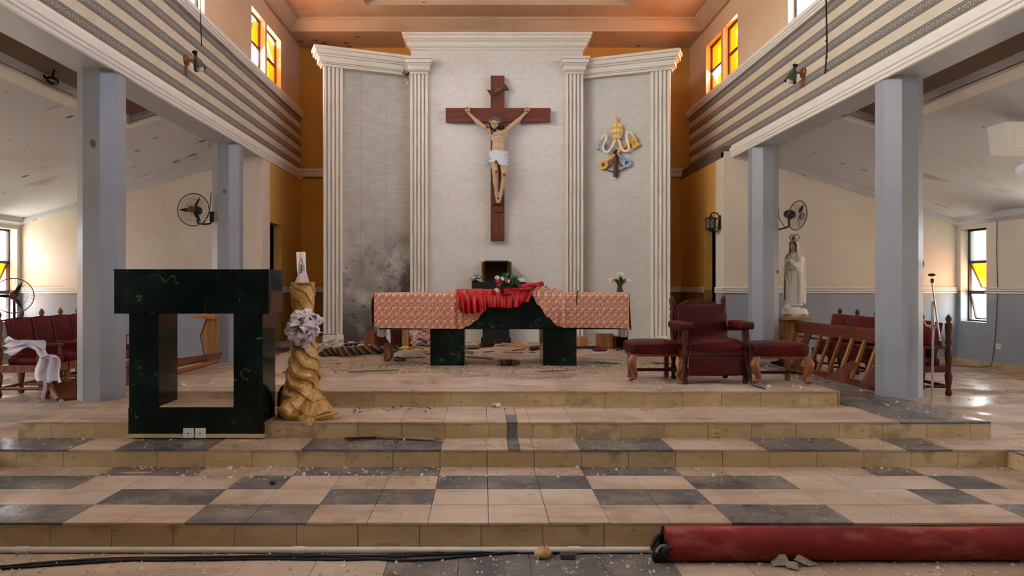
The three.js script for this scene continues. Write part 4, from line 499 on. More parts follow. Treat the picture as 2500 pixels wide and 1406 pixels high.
  solo('cord', 'short dark cord hanging over the altar front near the flower vase', 'cord', tube([V(X(1412), ATOP + 0.03, -AD - 0.03), V(X(1410), ATOP + 0.012, -AD + 0.02), V(X(1407), Y(730), -AD + 0.035), V(X(1408), Y(745), -AD + 0.03)], 0.008, 24), M.rubber);
}
// flowers on the altar
const leafGeo = (l, w) => thick(grid(4, 6, (u, v) => { const k = Math.sin(Math.PI * Math.pow(v, 0.8)) * w; return [(u - 0.5) * 2 * k, v * l, 0.02 * Math.sin(v * 3) - 0.3 * w * Math.abs(u - 0.5)]; }), 0.002);
const orient = (g, p, dir, roll) => { g = g.clone(); g.rotateY(roll); g.applyQuaternion(new THREE.Quaternion().setFromUnitVectors(V(0, 1, 0), dir.clone().normalize())); g.translate(p.x, p.y, p.z); return g; };
{
  const bq = thing('bouquet', 'artificial bouquet of red and white flowers with green leaves lying on the red cloth', 'flowers', V(X(1236), ATOP + 0.09, -AD - 0.02)), r = rng(31), green = std({ color: 0x2c5a2e, roughness: 0.6, side: THREE.DoubleSide }), green2 = std({ color: 0x46783e, roughness: 0.6, side: THREE.DoubleSide }), lf = leafGeo(0.11, 0.026);
  for (let i = 0; i < 64; i++) { const a = r() * 6.283, el = -0.3 + r() * 1.6, d = V(Math.cos(a) * Math.cos(el), Math.sin(el), Math.sin(a) * Math.cos(el)); part(bq, 'leaf', orient(lf, V(d.x * 0.05 + 0.03, 0.04 + d.y * 0.05, d.z * 0.05), d, r() * 6), r() < 0.5 ? green : green2); }
  part(bq, 'stems', [tube([V(0.16, 0, 0), V(0.02, 0.03, 0), V(-0.1, 0.08, 0.02)], 0.008), tube([V(0.15, 0.01, 0), V(0.03, 0.08, 0), V(-0.06, 0.18, 0.02)], 0.006), tube([V(0.1, 0, 0), V(0, 0.06, 0.06)], 0.006)], green);
  const pet = leafGeo(0.05, 0.02), fl = (x, y, z, m, m2) => { const f = part(bq, 'flower', new THREE.BufferGeometry(), m); f.geometry = merge(Array.from({ length: 9 }, (_, i) => orient(pet, V(x, y, z), V(Math.cos(i * 2.4) * 0.6, Math.sin(i * 2.4) * 0.6 + 0.3, 0.9), i))); part(f, 'flower_centre', moved(metres(new THREE.IcosahedronGeometry(0.018, 1)), x, y, z + 0.02), m2); }, red = std({ color: 0xa82024, roughness: 0.6, side: THREE.DoubleSide }), wh = std({ color: 0xe6e0cc, roughness: 0.6, side: THREE.DoubleSide });
  for (const [px, py, m] of [[1210, 677, wh], [1211, 684, red], [1222, 680, wh], [1232, 680, red], [1235, 684, wh], [1217, 691, red], [1208, 706, wh], [1214, 694, red]]) fl((px - 1232) * 0.00575, (700 - py) * 0.00575 - 0.02, 0.09, m, m === red ? wh : red);
  const vs = thing('flower_vase', 'small dark vase of white lilies at the armchair end of the altar', 'vase', V(at(1511, 0, 10.7).x, ATOP + 0.01, -10.62)); part(vs, 'vase', lathe([[0, 0], [0.045, 0], [0.05, 0.02], [0.035, 0.07], [0.04, 0.11], [0.055, 0.13], [0.048, 0.13], [0.034, 0.1], [0, 0.09]]), std({ color: 0x2a221c, roughness: 0.3 }));
  for (let i = 0; i < 14; i++) { const a = i * 2.4, e = 0.35 + (i % 4) * 0.3, d = V(Math.cos(a) * Math.cos(e), Math.sin(e), Math.sin(a) * Math.cos(e)); part(vs, 'stem', tube([V(0, 0.1, 0), V(d.x * 0.06, 0.12 + d.y * 0.08, d.z * 0.06), V(d.x * 0.12, 0.1 + d.y * 0.15, d.z * 0.12)], 0.004, 10, 5), std({ color: 0x3a4a26, roughness: 0.7 })); if (i % 2) part(vs, 'leaf', orient(lf, V(0, 0.11, 0), d, i), green); else part(vs, 'flower', Array.from({ length: 6 }, (_, k) => orient(leafGeo(0.07, 0.017), V(d.x * 0.11, 0.1 + d.y * 0.15, d.z * 0.11), d.clone().add(V(Math.cos(k) * 0.5, Math.sin(k * 1.3) * 0.4, Math.sin(k) * 0.5)), k)), wh); }
}
// ================================================================ LECTERN
{
  const D = 6.74, D2 = 7.2, x0 = at(278, 0, D).x, x1 = at(657, 0, D).x, lx = (a) => at(a, 0, D).x, yy = (p) => at(0, p, D).y, lec = thing('lectern', 'massive dark green marble lectern shaped like an open square frame', 'lectern', V((x0 + x1) / 2, L2, -(D + D2) / 2)), ox = -(x0 + x1) / 2, oy = -L2, zf = (D2 - D) / 2, B = (a, b, p, q, z0, z1, r = 0.005) => span(lx(a) + ox, lx(b) + ox, yy(q) + oy, yy(p) + oy, z0, z1, r);
  part(lec, 'lectern_top', [B(278, 657, 659, 766, -zf, zf), B(277, 658, 657, 660, -zf - 0.004, zf + 0.004, 0.003)], M.marble);
  const back = -zf + 0.02, fr = zf - 0.02; part(lec, 'pillar', B(312, 385, 766, 995, back, fr), M.marble); part(lec, 'pillar', B(568, 639, 766, 995, back, fr), M.marble); part(lec, 'base', B(310, 640, 995, 1063, back, fr), M.marble); part(lec, 'sill', B(386, 567, 992, 996, back + 0.01, fr - 0.01, 0.003), M.light);
  for (const p of [459, 488]) { const s = part(lec, 'power_socket', moved(bx(0.096, 0.09, 0.02, 0, 0, 0, 0.006), lx(p) + ox, yy(1058) + oy, fr + 0.008), M.plastic); part(s, 'socket_hole', [[0, 0, 0.012], [0.032, 0, 0.005], [-0.032, 0, 0.005]].map(([x, y, w]) => bx(w, w, 0.004, lx(p) + ox + x, yy(1058) + oy + y, fr + 0.0185)), M.black); }
  part(lec, 'mortar_edge', B(308, 640, 1060, 1070, back, fr + 0.006, 0.004), M.riser);
  const so = thing('floor_socket', 'single power socket set in the third step riser', 'socket', V(at(1747, 0, 6.82).x, at(0, 1057, 6.82).y, -6.81)); part(so, 'socket_plate', bx(0.088, 0.066, 0.016, 0, 0, 0, 0.005), std({ color: 0xb89a62, roughness: 0.5 })); part(so, 'socket_hole', [[0, 0, 0.012], [0.028, 0, 0.004], [-0.028, 0, 0.004]].map(([x, y, w]) => bx(w, w, 0.004, x, y, 0.0085)), M.black);
}
// ================================================================ CANDLE STAND IN GOLD CLOTH
{
  const D = 7.15, c0 = at(741, 0, D), st = thing('candle_stand', 'tall candle stand wrapped in creased gold patterned cloth beside the green lectern', 'candle stand', V(c0.x, L3, -D)), top = at(0, 690, D).y - L3;
  const goldTex = tex(512, 512, (u, v) => { const m = fbm(u, v, 10, 10, 4, 201), band = v % 1, fine = noise(u, v, 90, 90, 5), wob = 0.35 * (noise(u, v, 24, 24, 7) - 0.5), leaf = (n, q) => { const x = ((u * n + Math.floor(v * q) * 0.5) % 1) - 0.5, y = ((v * q) % 1) - 0.5, s = Math.floor(v * q) % 2 ? 1 : -1, p = x * 0.7 + s * y * 0.7 + wob, t = x * 0.7 - s * y * 0.7; return smooth(1, 0.7, Math.hypot(p / 0.42, t / 0.17)); }; let c = mix3([198, 158, 100], [180, 134, 74], smooth(0.4, 0.7, m)), k = 0, sh = 0; if (band < 0.46) { k = Math.max(leaf(9, 11), leaf(18, 22) * 0.7); sh = 0.35; } else if (band < 0.6) k = smooth(0.26, 0.16, Math.abs(((u * 12 + v * 6) % 1) - 0.5)) * 0.7; else k = leaf(12, 14) * 0.5; c = mix3(c, [120, 74, 26], sh * smooth(0.3, 0.6, noise(u, v, 30, 30, 11))); return mix3(c, fine > 0.42 ? [244, 196, 52] : [116, 66, 14], k * 0.9); }, [0.42, 0.4]);
  const cloth = phys({ map: goldTex, roughness: 0.4, metalness: 0.15, sheen: 0.4, sheenColor: new THREE.Color(0xffd890), side: THREE.DoubleSide });
  // silhouette measured at heights: [pixel row, left, right]
  const S = [[690, 712, 770], [720, 711, 770], [752, 716, 766], [800, 716, 770], [845, 714, 772], [880, 708, 778], [905, 703, 783], [930, 701, 780], [946, 697, 776], [962, 690, 786], [985, 682, 804], [1003, 684, 818], [1018, 700, 830], [1032, 738, 833], [1040, 764, 822]];
  const prof = (py) => { let i = 1; while (i < S.length - 1 && py > S[i][0]) i++; const a = S[i - 1], b = S[i], t = clamp((py - a[0]) / (b[0] - a[0])); return [lerp(a[1], b[1], t), lerp(a[2], b[2], t)]; };
  const saw = (t, q = 0.86) => { t -= Math.floor(t); return t < q ? t / q : (1 - t) / (1 - q); };
  const sheet = grid(220, 260, (u, v) => {
    const a = u * 6.2832, py = lerp(690, 1036, v), [l, rr] = prof(py), cx = ((l + rr) / 2 - 741) * D / F, rx = (rr - l) / 2 * D / F, low = smooth(800, 905, py), far = smooth(930, 985, py), y = at(0, py, D).y - L3, ca = Math.cos(a), sa = Math.sin(a);
    const wrap = a + 1.57 - 6.2832 * Math.floor((a + 1.57) / 6.2832), w = (1.3 - y) / 0.135 + 0.72 * wrap + 0.12 * Math.sin(a * 3 + y * 14), roll = (saw(w) - 0.4) * (0.012 + 0.042 * low) + 0.007 * Math.sin(w * 12.6) * low;
    const X0 = cx + ca * rx - (775 - 741) * D / F, Y0 = y - (at(0, 930, D).y - L3), ph = Math.atan2(-Y0, X0 + 0.0001), fan = 0.035 * Math.sin(ph * 9) + 0.014 * Math.sin(ph * 21 + 1), knot = 0.06 * Math.exp(-((X0 / 0.06) ** 2) - (Y0 / 0.05) ** 2) * (sa > 0 ? 1 : 0);
    const d = lerp(roll, 0.55 * roll + fan * smooth(0.02, 0.14, -Y0), far), rz = Math.min(rx, 0.25) * (0.95 + 0.2 * low);
    return [cx + ca * (rx + Math.min(0.012, d) * 0.8), y + (v < 0.999 ? 0.03 * far * Math.sin(a * 3 + 1) * smooth(1, 0.9, v) : 0), sa * (rz + d) - knot + 0.02, u * 1.5, y + u * 0.68 - 0.04 * saw(w)];
  }, true);
  part(st, 'gold_cloth', sheet, cloth); part(st, 'hem_roll', [tube([V(-0.22, 0.09, 0.1), V(-0.1, 0.045, 0.2), V(0.08, 0.012, 0.26), V(0.25, 0.02, 0.22), V(0.35, 0.05, 0.12)], 0.018, 50, 8), tube([V(-0.02, 0.05, 0.25), V(0.12, 0.028, 0.29), V(0.3, 0.05, 0.23), V(0.35, 0.07, 0.16)], 0.014, 40, 8), metres(nets(blend([ball([0.1, 0.0, 0.27], [0.05, 0.03, 0.03]), ball([0.15, -0.005, 0.26], [0.04, 0.028, 0.03]), ball([0.06, 0.01, 0.27], [0.035, 0.02, 0.03])], 0.02), [-0.02, -0.06, 0.2], [0.24, 0.06, 0.34], 0.01))], cloth);
  part(st, 'top_plate', moved(lathe([[0, 0], [0.112, 0], [0.115, -0.01], [0.112, -0.03], [0, -0.03]], 30), 0, top + 0.004, 0.02), M.pale);
  part(st, 'foot', [tube([V(-0.235, 0.0, -0.02), V(-0.235, 0.14, -0.02), V(-0.21, 0.25, 0.0), V(-0.15, 0.3, 0), V(-0.05, 0.32, 0)], 0.026, 30, 8), rod(V(0, 0, 0), V(0, 0.5, 0), 0.05, 0.05)], M.mahogany);
  const cand = painted(256, 512, (c, w, h) => { c.fillStyle = '#e6ddd6'; c.fillRect(0, 0, w, h); c.textAlign = 'center'; for (const X0 of [128]) { c.fillStyle = '#c22a22'; c.font = 'bold 120px serif'; c.fillText('A', X0, 195); c.fillStyle = '#3a423a'; c.fillRect(X0 - 8, 205, 16, 190); c.fillRect(X0 - 72, 285, 144, 11); c.fillStyle = '#6a7a70'; c.fillRect(X0 - 18, 225, 36, 150); c.fillStyle = '#2c302c'; c.font = 'bold 74px serif'; c.fillText('2', X0 - 42, 270); c.fillText('0', X0 + 42, 270); c.fillText('2', X0 - 42, 358); c.fillText('2', X0 + 42, 358); c.fillStyle = '#a83028'; c.font = 'bold 60px serif'; c.fillText('Ω', X0, 440); } });
  const cg = lathe([[0, 0], [0.043, 0], [0.043, 0.288], [0.04, 0.292], [0, 0.29]], 28), cu = cg.attributes.uv, cp = cg.attributes.position; for (let i = 0; i < cu.count; i++) cu.setXY(i, (Math.atan2(cp.getX(i), cp.getZ(i)) / Math.PI + 1) / 2 * 2 + 0.42, cp.getY(i) / 0.292); cand.wrapS = THREE.RepeatWrapping;
  { const u = cu; for (let i = 0; i < u.count; i += 3) { const m = [u.getX(i), u.getX(i + 1), u.getX(i + 2)], hi = Math.max(...m); for (let k = 0; k < 3; k++) if (hi - m[k] > 1) u.setX(i + k, m[k] + 2); } }
  const ca = thing('candle', 'thick white candle printed with a red letter A and a black cross', 'candle', V(at(739, 0, D).x, L3 + top + 0.004, -D + 0.02)); ca.rotation.z = 0.045; part(ca, 'wax', cg, std({ map: cand, roughness: 0.4 }));
  part(ca, 'tissue', moved(grid(30, 10, (u, v) => { const a = u * 6.283, r = 0.046 + 0.02 * (1 - v) * (1 + 0.4 * Math.sin(a * 5)); return [Math.cos(a) * r, v * 0.07 * (1 + 0.4 * Math.sin(a + 1)), Math.sin(a) * r]; }), 0, 0, 0), std({ color: 0xd8c4c4, roughness: 0.9, side: THREE.DoubleSide }));
  const bw = thing('ribbon_rosette', 'big ruffled pale lilac ribbon rosette tied round the gold wrapped stand', 'ribbon', V(at(750, 0, D).x, at(0, 795, D).y, -D + 0.14)), rr = rng(55), bm = phys({ color: 0xe4d8dc, transmission: 0.3, roughness: 0.75, side: THREE.DoubleSide });
  for (let i = 0; i < 30; i++) { const a = i * 2.39996, el = 0.2 + 1.25 * Math.sqrt((i + 0.5) / 30), R = 0.14 + rr() * 0.045, d = V(Math.cos(a) * Math.sin(el), Math.sin(a) * Math.sin(el), Math.cos(el) * 0.75), ph = rr() * 6, lp = thick(grid(16, 20, (u, v) => { const t = v * 6.283, w = (u - 0.5) * 0.1, k = Math.sin(v * Math.PI); return [w * (0.4 + 0.8 * k) + 0.005 * Math.sin(v * 9 + ph), R * k * (1 + 0.06 * Math.sin(u * 9 + ph)), 0.035 * Math.sin(t) + 0.012 * Math.sin(u * 14 + v * 5 + ph) * k]; }), 0.0015); part(bw, 'ribbon_loop', orient(lp, V(0, 0, 0), d, rr() * 6), bm); }
  for (const [a, b] of [[-0.02, -0.17], [0.05, -0.15], [0.16, -0.06], [0.02, -0.2]]) part(bw, 'ribbon_tail', thick(grid(6, 14, (u, v) => [a * v + (u - 0.5) * 0.06 * (0.3 + v), b * v, 0.03 + 0.02 * Math.sin(v * 7 + u * 5)]), 0.0015), bm);
}
const sheet = (pts, t) => { const g = new THREE.BufferGeometry(), v = pts.map((k) => [k.x, k.y, k.z]), n = V().subVectors(pts[1], pts[0]).cross(V().subVectors(pts[3], pts[0])).normalize().multiplyScalar(-t), w = pts.map((k) => { const m = k.clone().add(n); return [m.x, m.y, m.z]; }), P8 = [...v, ...w], f = [[0, 1, 2, 3], [7, 6, 5, 4], [0, 4, 5, 1], [1, 5, 6, 2], [2, 6, 7, 3], [3, 7, 4, 0]], o = []; for (const [i, j, k, l] of f) for (const m of [i, j, k, i, k, l]) o.push(...P8[m]); g.setAttribute('position', new THREE.Float32BufferAttribute(o, 3)); g.computeVertexNormals(); return metres(g); };
// ================================================================ SEATS
const turned = (h, r) => [[r * 0.6, 0], [r, h * 0.03], [r * 0.62, h * 0.1], [r * 0.95, h * 0.2], [r * 1.1, h * 0.28], [r * 0.6, h * 0.34], [r * 0.7, h * 0.4], [r, h * 0.52], [r * 1.05, h * 0.6], [r * 0.6, h * 0.68], [r * 1.05, h * 0.73], [r * 0.7, h * 0.8], [r, h * 0.9], [r, h]];
const finial = (r) => [[r * 0.9, 0], [r * 0.6, r * 0.5], [r * 1.05, r * 1.4], [r * 0.9, r * 2.2], [r * 0.35, r * 3], [0, r * 3.4]];
const cushion = (w, h, d, dome = 0.03) => grid(28, 20, (u, v) => { const a = u * 6.2832, sx = Math.sign(Math.cos(a)) * Math.pow(Math.abs(Math.cos(a)), 0.25), sz = Math.sign(Math.sin(a)) * Math.pow(Math.abs(Math.sin(a)), 0.25), m = Math.max(Math.abs(sx), Math.abs(sz)); const k = v < 0.5 ? v * 2 : 1, q = v < 0.5 ? [1, 0] : [1, (v - 0.5) * 2]; const t = v < 0.35 ? 1 - 0.05 * (1 - v / 0.35) ** 2 : v < 0.65 ? 1 : Math.cos((v - 0.65) / 0.35 * Math.PI / 2), y = v < 0.65 ? h * v / 0.65 * 0.8 : h * 0.8 + (h * 0.2 + dome) * Math.sin((v - 0.65) / 0.35 * Math.PI / 2); return [sx / m * Math.abs(Math.max(Math.abs(sx), 0) ? m : 1) * w / 2 * t, y, sz * d / 2 * t, sx * w / 2 * t, sz * d / 2 * t + y]; }, true);
function bench(name, label, x, d0, n, pitch, face, wood, sc = 1, dep = 0.6) { // seats in a row along z, facing +x or -x
  const b = thing(name, label, 'bench', V(x, L2, -d0), face > 0 ? 0 : Math.PI), L = n * pitch, z = (k) => (face > 0 ? -k * pitch : k * pitch), post = 0.93 * sc, seatY = 0.4 * sc;
  for (let k = 0; k <= n; k++) { const p = part(b, 'post', moved(lathe(turned(post, 0.042), 14), 0, 0, z(k)), wood); part(p, 'finial', moved(lathe(finial(0.035), 12), 0, post, z(k)), wood); part(b, 'front_leg', moved(lathe(turned(seatY - 0.1, 0.045), 14), dep, 0, z(k)), wood); part(b, 'stretcher', rod(V(0, 0.12, z(k)), V(dep, 0.12, z(k)), 0.02, 0.02), wood); part(b, 'side_rail', span(-0.02, dep + 0.03, seatY - 0.1, seatY - 0.01, z(k) - 0.02, z(k) + 0.02, 0.006), wood); part(b, 'armrest', [span(0.04, dep - 0.05, seatY + 0.2, seatY + 0.235, z(k) - 0.03, z(k) + 0.03, 0.012), rod(V(dep - 0.1, seatY - 0.02, z(k)), V(dep - 0.1, seatY + 0.2, z(k)), 0.022, 0.026)], wood); }
  for (let k = 0; k < n; k++) { const zc = (z(k) + z(k + 1)) / 2, back = thick(grid(12, 16, (u, v) => { const o = (u - 0.5) * (pitch - 0.03), h = lerp(seatY + 0.02, post - 0.0, v); return [0.06 + 0.1 * (1 - v) + 0.03 * Math.cos((u - 0.5) * 3) * Math.sin(v * 3), h, zc - o * 1, o, h]; }), 0.07); part(b, 'backrest', back, M.benchLeather); part(b, 'seat_cushion', moved(cushion(dep - 0.06, 0.1, pitch - 0.05), dep / 2 + 0.04, seatY - 0.01, zc), M.benchLeather); }
  part(b, 'front_rail', span(dep - 0.01, dep + 0.03, seatY - 0.11, seatY - 0.01, z(0), z(n), 0.006), wood); part(b, 'back_rail', span(-0.02, 0.02, seatY - 0.1, seatY - 0.02, z(0), z(n), 0.006), wood); part(b, 'low_rail', span(-0.015, 0.015, 0.1, 0.14, z(0), z(n), 0.006), wood);
  return b;
}
bench('bench', 'red leather bench of joined seats with a white cloth thrown over its arm', -6.07, 9.25, 5, 0.45, 1, M.honey, 1.06);  // wood paler than on the other bench: stronger light put into the colour
bench('bench', 'dark red leather bench of joined seats behind the overturned slatted pew', 5.98, 9.46, 5, 0.575, -1, M.mahogany, 1.0, 0.43);
{ // white cloth over the bench arm
  const path = new THREE.CatmullRomCurve3([[20, 838, 9.2], [34, 832, 9.15], [60, 842, 9.1], [95, 838, 9.05], [112, 846, 9.0], [118, 880, 8.96], [116, 910, 8.93], [122, 932, 8.9]].map(([a, b, d]) => at(a, b, d))), wid = (v) => lerp(0.2, 0.13, smooth(0.3, 0.7, v)) + 0.03 * Math.sin(v * 9);
  const t = thing('draped_cloth', 'crumpled white cloth thrown over the arm of the red bench', 'cloth'); part(t, 'sheet', thick(grid(26, 70, (u, v) => { const p = path.getPoint(v), hang = smooth(0.55, 0.7, v), o = (u - 0.5) * wid(v) * 2; return [p.x + o * (hang * 0.9 + 0.15) + 0.012 * Math.sin(u * 20 + v * 12), p.y - (1 - hang) * (0.22 * u * (0.7 + 0.3 * Math.sin(v * 14)) - 0.05) + 0.015 * Math.sin(u * 13 + v * 25), p.z + 0.035 * Math.sin(u * 15 + v * 6) + (1 - hang) * 0.1 * u]; }), 0.004), M.cloth);
  part(t, 'hanging_strip', thick(grid(6, 20, (u, v) => { const p = at(lerp(104, 112, u) + 2 * Math.sin(v * 5), lerp(905, 976, v), 8.98); return [p.x, p.y, p.z + 0.015 * Math.sin(u * 6 + v * 9)]; }), 0.004), M.cloth);
}
{ // celebrant's armchair
  const c = on(1746, 937, L4), ch = thing('armchair', 'large carved armchair upholstered in dark red leather between two footstools', 'armchair', V(c.x, L4, c.z), 0.06), w = 0.345, D = 0.5, post = (h, r, x, z, n = 'post') => part(ch, n, moved(lathe(turned(h, r), 16), x, 0, z), M.mahogany);
  for (const s of [-1, 1]) { const f = post(0.6, 0.036, s * w, 0, 'front_post'); part(f, 'arm_support', moved(lathe(turned(0.16, 0.03), 14), s * w, 0.46, 0.0), M.mahogany); const p = part(ch, 'back_post', [moved(lathe(turned(0.5, 0.034), 14), s * (w - 0.03), 0, -D), moved(moved(lathe(turned(0.47, 0.034), 14), 0, 0, 0, -0.12), s * (w - 0.03), 0.48, -D)], M.mahogany); part(p, 'finial', moved(lathe(finial(0.028), 12), s * (w - 0.03), 0.9, -D - 0.055), M.mahogany);
    const arm = part(ch, 'armrest', plank(V(s * w, 0.6, -D + 0.02), V(s * w, 0.63, 0.03), 0.06, 0.03, Math.PI / 2), M.mahogany); part(arm, 'arm_pad', moved(cushion(0.13, 0.07, 0.42, 0.02), s * (w + 0.01), 0.62, -0.2), M.leather); part(arm, 'scroll', [rod(V(s * w - 0.075, 0.655, 0.03), V(s * w + 0.075, 0.655, 0.03), 0.042, 0.042, 18), rod(V(s * w - 0.08, 0.655, 0.03), V(s * w + 0.08, 0.655, 0.03), 0.022, 0.022, 14)], M.mahogany); part(ch, 'side_rail', span(s * w - 0.02, s * w + 0.02, 0.3, 0.38, -D, 0, 0.006), M.mahogany); }
  const crest = slab([[-w + 0.04, 0.82], [-w + 0.04, 0.89], [-0.24, 0.875], [-0.18, 0.9], [-0.12, 0.935], [0.12, 0.935], [0.18, 0.9], [0.24, 0.875], [w - 0.04, 0.89], [w - 0.04, 0.82], [0.2, 0.83], [-0.2, 0.83]], 0.035, 0.006); part(ch, 'crest_rail', moved(crest, 0, 0, -D - 0.05), M.mahogany);
  part(ch, 'backrest', thick(grid(24, 20, (u, v) => { const o = (u - 0.5) * (w * 2 - 0.12) * lerp(0.95, 1.02, v), h = lerp(0.4, 0.86, v); return [o, h, -D + 0.07 - 0.08 * v + 0.03 * Math.sin(u * Math.PI) * Math.sin(v * Math.PI), o, h]; }), 0.07), M.leather);
  part(ch, 'seat_cushion', moved(cushion(0.66, 0.1, 0.52, 0.06), 0.0, 0.37, -0.2), M.leather); part(ch, 'seat_rail', span(-w + 0.03, w - 0.03, 0.31, 0.385, -0.02, 0.035, 0.008), M.mahogany); part(ch, 'front_panel', thick(grid(12, 10, (u, v) => [(u - 0.5) * (w * 2 - 0.06), lerp(0.1, 0.31, v), 0.025 + 0.012 * Math.sin(u * 3.14) * Math.sin(v * 3.14), u, v]), 0.03), M.leather);
}
function stool(label, px, py, turn) {
  const c = on(px, py, L4), st = thing('footstool', label, 'stool', V(c.x, L4, c.z), turn), w = 0.27, D = 0.42;
  part(st, 'seat_cushion', moved(cushion(0.62, 0.14, 0.52, 0.02), 0, 0.32, -D / 2), M.leather); part(st, 'seat_frame', span(-w - 0.01, w + 0.01, 0.29, 0.33, -D - 0.02, 0.02, 0.01), M.honey);
  for (const s of [-1, 1]) { const cl = new THREE.CatmullRomCurve3([V(0, 0.31, 0), V(s * 0.03, 0.24, 0.02), V(s * 0.01, 0.15, 0.012), V(-s * 0.02, 0.08, -0.005), V(0, 0.03, 0.01), V(s * 0.03, 0.02, 0.03)]), rad = (v) => 0.046 * (v < 0.25 ? 0.9 + v : v < 0.75 ? lerp(1.15, 0.48, (v - 0.25) * 2) : lerp(0.48, 0.75, (v - 0.75) * 4)); const g = grid(14, 36, (u, v) => { const p = cl.getPoint(v), a = u * 6.283, r = rad(v) * (v > 0.97 ? 0.1 + (1 - v) * 30 : 1); return [p.x + Math.cos(a) * r, p.y + Math.sin(a) * r * (v > 0.85 ? 0.5 : 0) + (v > 0.85 ? 0.008 : 0), p.z + Math.sin(a) * r, u * 0.3, v * 0.4]; }, true); part(st, 'front_leg', moved(g, s * w, 0, 0), M.honey); part(st, 'back_leg', bx(0.052, 0.31, 0.05, s * (w - 0.05), 0.155, -D, 0.006), M.honey); part(st, 'side_stretcher', rod(V(s * w, 0.115, -0.01), V(s * (w - 0.05), 0.115, -D), 0.018), M.mahogany); }
  part(st, 'cross_stretcher', span(-w + 0.03, w - 0.03, 0.1, 0.135, -D / 2 - 0.015, -D / 2 + 0.015, 0.005), M.mahogany); return st;
}
stool('dark red padded footstool with curved legs, nearest the altar', 1604, 932, 0.02); stool('dark red padded footstool with curved legs, nearest the tall pale column', 1908, 940, -0.04);
// ================================================================ OVERTURNED PEW, BROKEN WOOD
{
  const pw = thing('pew', 'overturned broken wooden pew showing its bare slats at the platform edge', 'pew', V(5.2, L2, -11.2)), top = (d) => V(0.22, 0.70, 11.2 - d), bot = (d) => V(-0.02, 0.06, 11.2 - d);
  part(pw, 'top_rail', [plank(top(9.4), top(12.75), 0.05, 0.17, 0)], M.pew); part(pw, 'cap_rail', plank(V(0.25, 0.79, 1.8), V(0.25, 0.79, -1.56), 0.09, 0.035), M.pew); part(pw, 'bottom_rail', plank(bot(9.4), bot(12.9), 0.05, 0.1), M.pew);
  for (const d of [10.08, 10.43, 10.78, 11.12, 11.46, 11.78, 12.69]) part(pw, 'slat', plank(bot(d).add(V(0.02, 0, 0)), top(d).add(V(0.0, -0.04, 0)), 0.04, 0.06, 0), d < 11 ? M.pale : M.honey);
  part(pw, 'wide_slat', plank(bot(12.2), top(12.2), 0.03, 0.22), M.pew); part(pw, 'middle_rail', plank(V(0.26, 0.55, 1.8), V(0.26, 0.55, -1.5), 0.03, 0.03), M.pew);
  const endP = slab([[-0.27, 0], [0.5, 0], [0.5, 0.82], [0.3, 0.7], [0.1, 0.46], [-0.06, 0.3], [-0.2, 0.1]], 0.05, 0.008); part(pw, 'end_panel', moved(endP, 0, 0.02, 11.2 - 9.75), M.pew); part(pw, 'end_panel', moved(slab([[-0.16, 0], [0.1, 0], [0.3, 0.9], [0.18, 0.9]], 0.05, 0.008), 0, 0.01, 11.2 - 12.95), M.pew);
  solo('broken_board', 'snapped reddish board leaning across the pew slats', 'board', sheet([at(2013, 922, 10.0), at(2050, 942, 9.9), at(2096, 887, 10.0), at(2078, 880, 10.05)], 0.03), M.pew);
  for (const [a, b, d, lab] of [[[1965, 925], [2130, 975], 9.3, 'long dark strip of wood lying at the foot of the overturned pew']]) solo('wood_strip', lab, 'wood', plank(on(a[0], a[1], L2).add(V(0, 0.05, 0)), on(b[0], b[1], L2).add(V(0, 0.06, 0)), 0.05, 0.025), M.pew);
}
{ // fallen pew panel by the first column and wreckage behind the lectern
  const p = thing('fallen_panel', 'wide brown pew panel fallen at the foot of the bench', 'panel'), a = on(132, 976, L2), b = on(222, 968, L2); const q = (px, py, d) => at(px, py, d);
  part(p, 'board', sheet([q(140, 975, 9.0), q(240, 966, 9.2), q(240, 926, 9.8), q(126, 926, 9.75)], 0.03), M.pew); part(p, 'batten', plank(q(112, 928, 9.5), q(142, 976, 8.98), 0.05, 0.04), M.honey);
  const w = thing('pew_wreck', 'heap of splintered reddish pew timbers on the floor behind the lectern', 'wreckage'), T3 = (x0, y0, d0, x1, y1, d1, ww, t, m = M.pew) => part(w, 'plank', plank(at(x0, y0, d0), at(x1, y1, d1), ww, t, 0.4), m);
  T3(300, 915, 10.1, 533, 868, 11.6, 0.09, 0.04); T3(320, 900, 10.4, 520, 872, 11.8, 0.12, 0.03); T3(300, 890, 10.6, 470, 880, 11.4, 0.1, 0.03); T3(410, 915, 10.0, 530, 882, 11.2, 0.06, 0.04, M.honey); T3(295, 935, 9.9, 420, 912, 10.4, 0.1, 0.03); T3(500, 890, 11.2, 540, 862, 11.5, 0.05, 0.05); T3(300, 870, 10.8, 350, 862, 11.4, 0.14, 0.03);
  const br = thing('broken_pedestal', 'splintered pale wooden pedestal leaning on the column behind the lectern', 'pedestal', at(515, 868, 11.95)); const sp = at(0, 0, 11.95).y * 0, k = 11.95 / F, L = (x, y) => [(x - 515) * k, (868 - y) * k];
  part(br, 'shaft', [moved(slab([L(504, 876), L(524, 874), L(527, 822), L(524, 775), L(510, 778), L(494, 822)], 0.05, 0.004), 0, 0, 0), moved(slab([L(522, 876), L(530, 872), L(533, 820), L(530, 776), L(523, 776), L(527, 822)], 0.07, 0.004), 0, 0, -0.05)], M.pale); part(br, 'side_board', moved(slab([L(500, 874), L(507, 876), L(497, 822), L(512, 776), L(504, 778), L(489, 820)], 0.06, 0.004), 0, 0, -0.05), M.pew); part(br, 'top_plate', moved(slab([L(486, 770), L(532, 772), L(532, 766), L(486, 764)], 0.3, 0.004), 0, 0, -0.15, 0.1), M.pale);
}
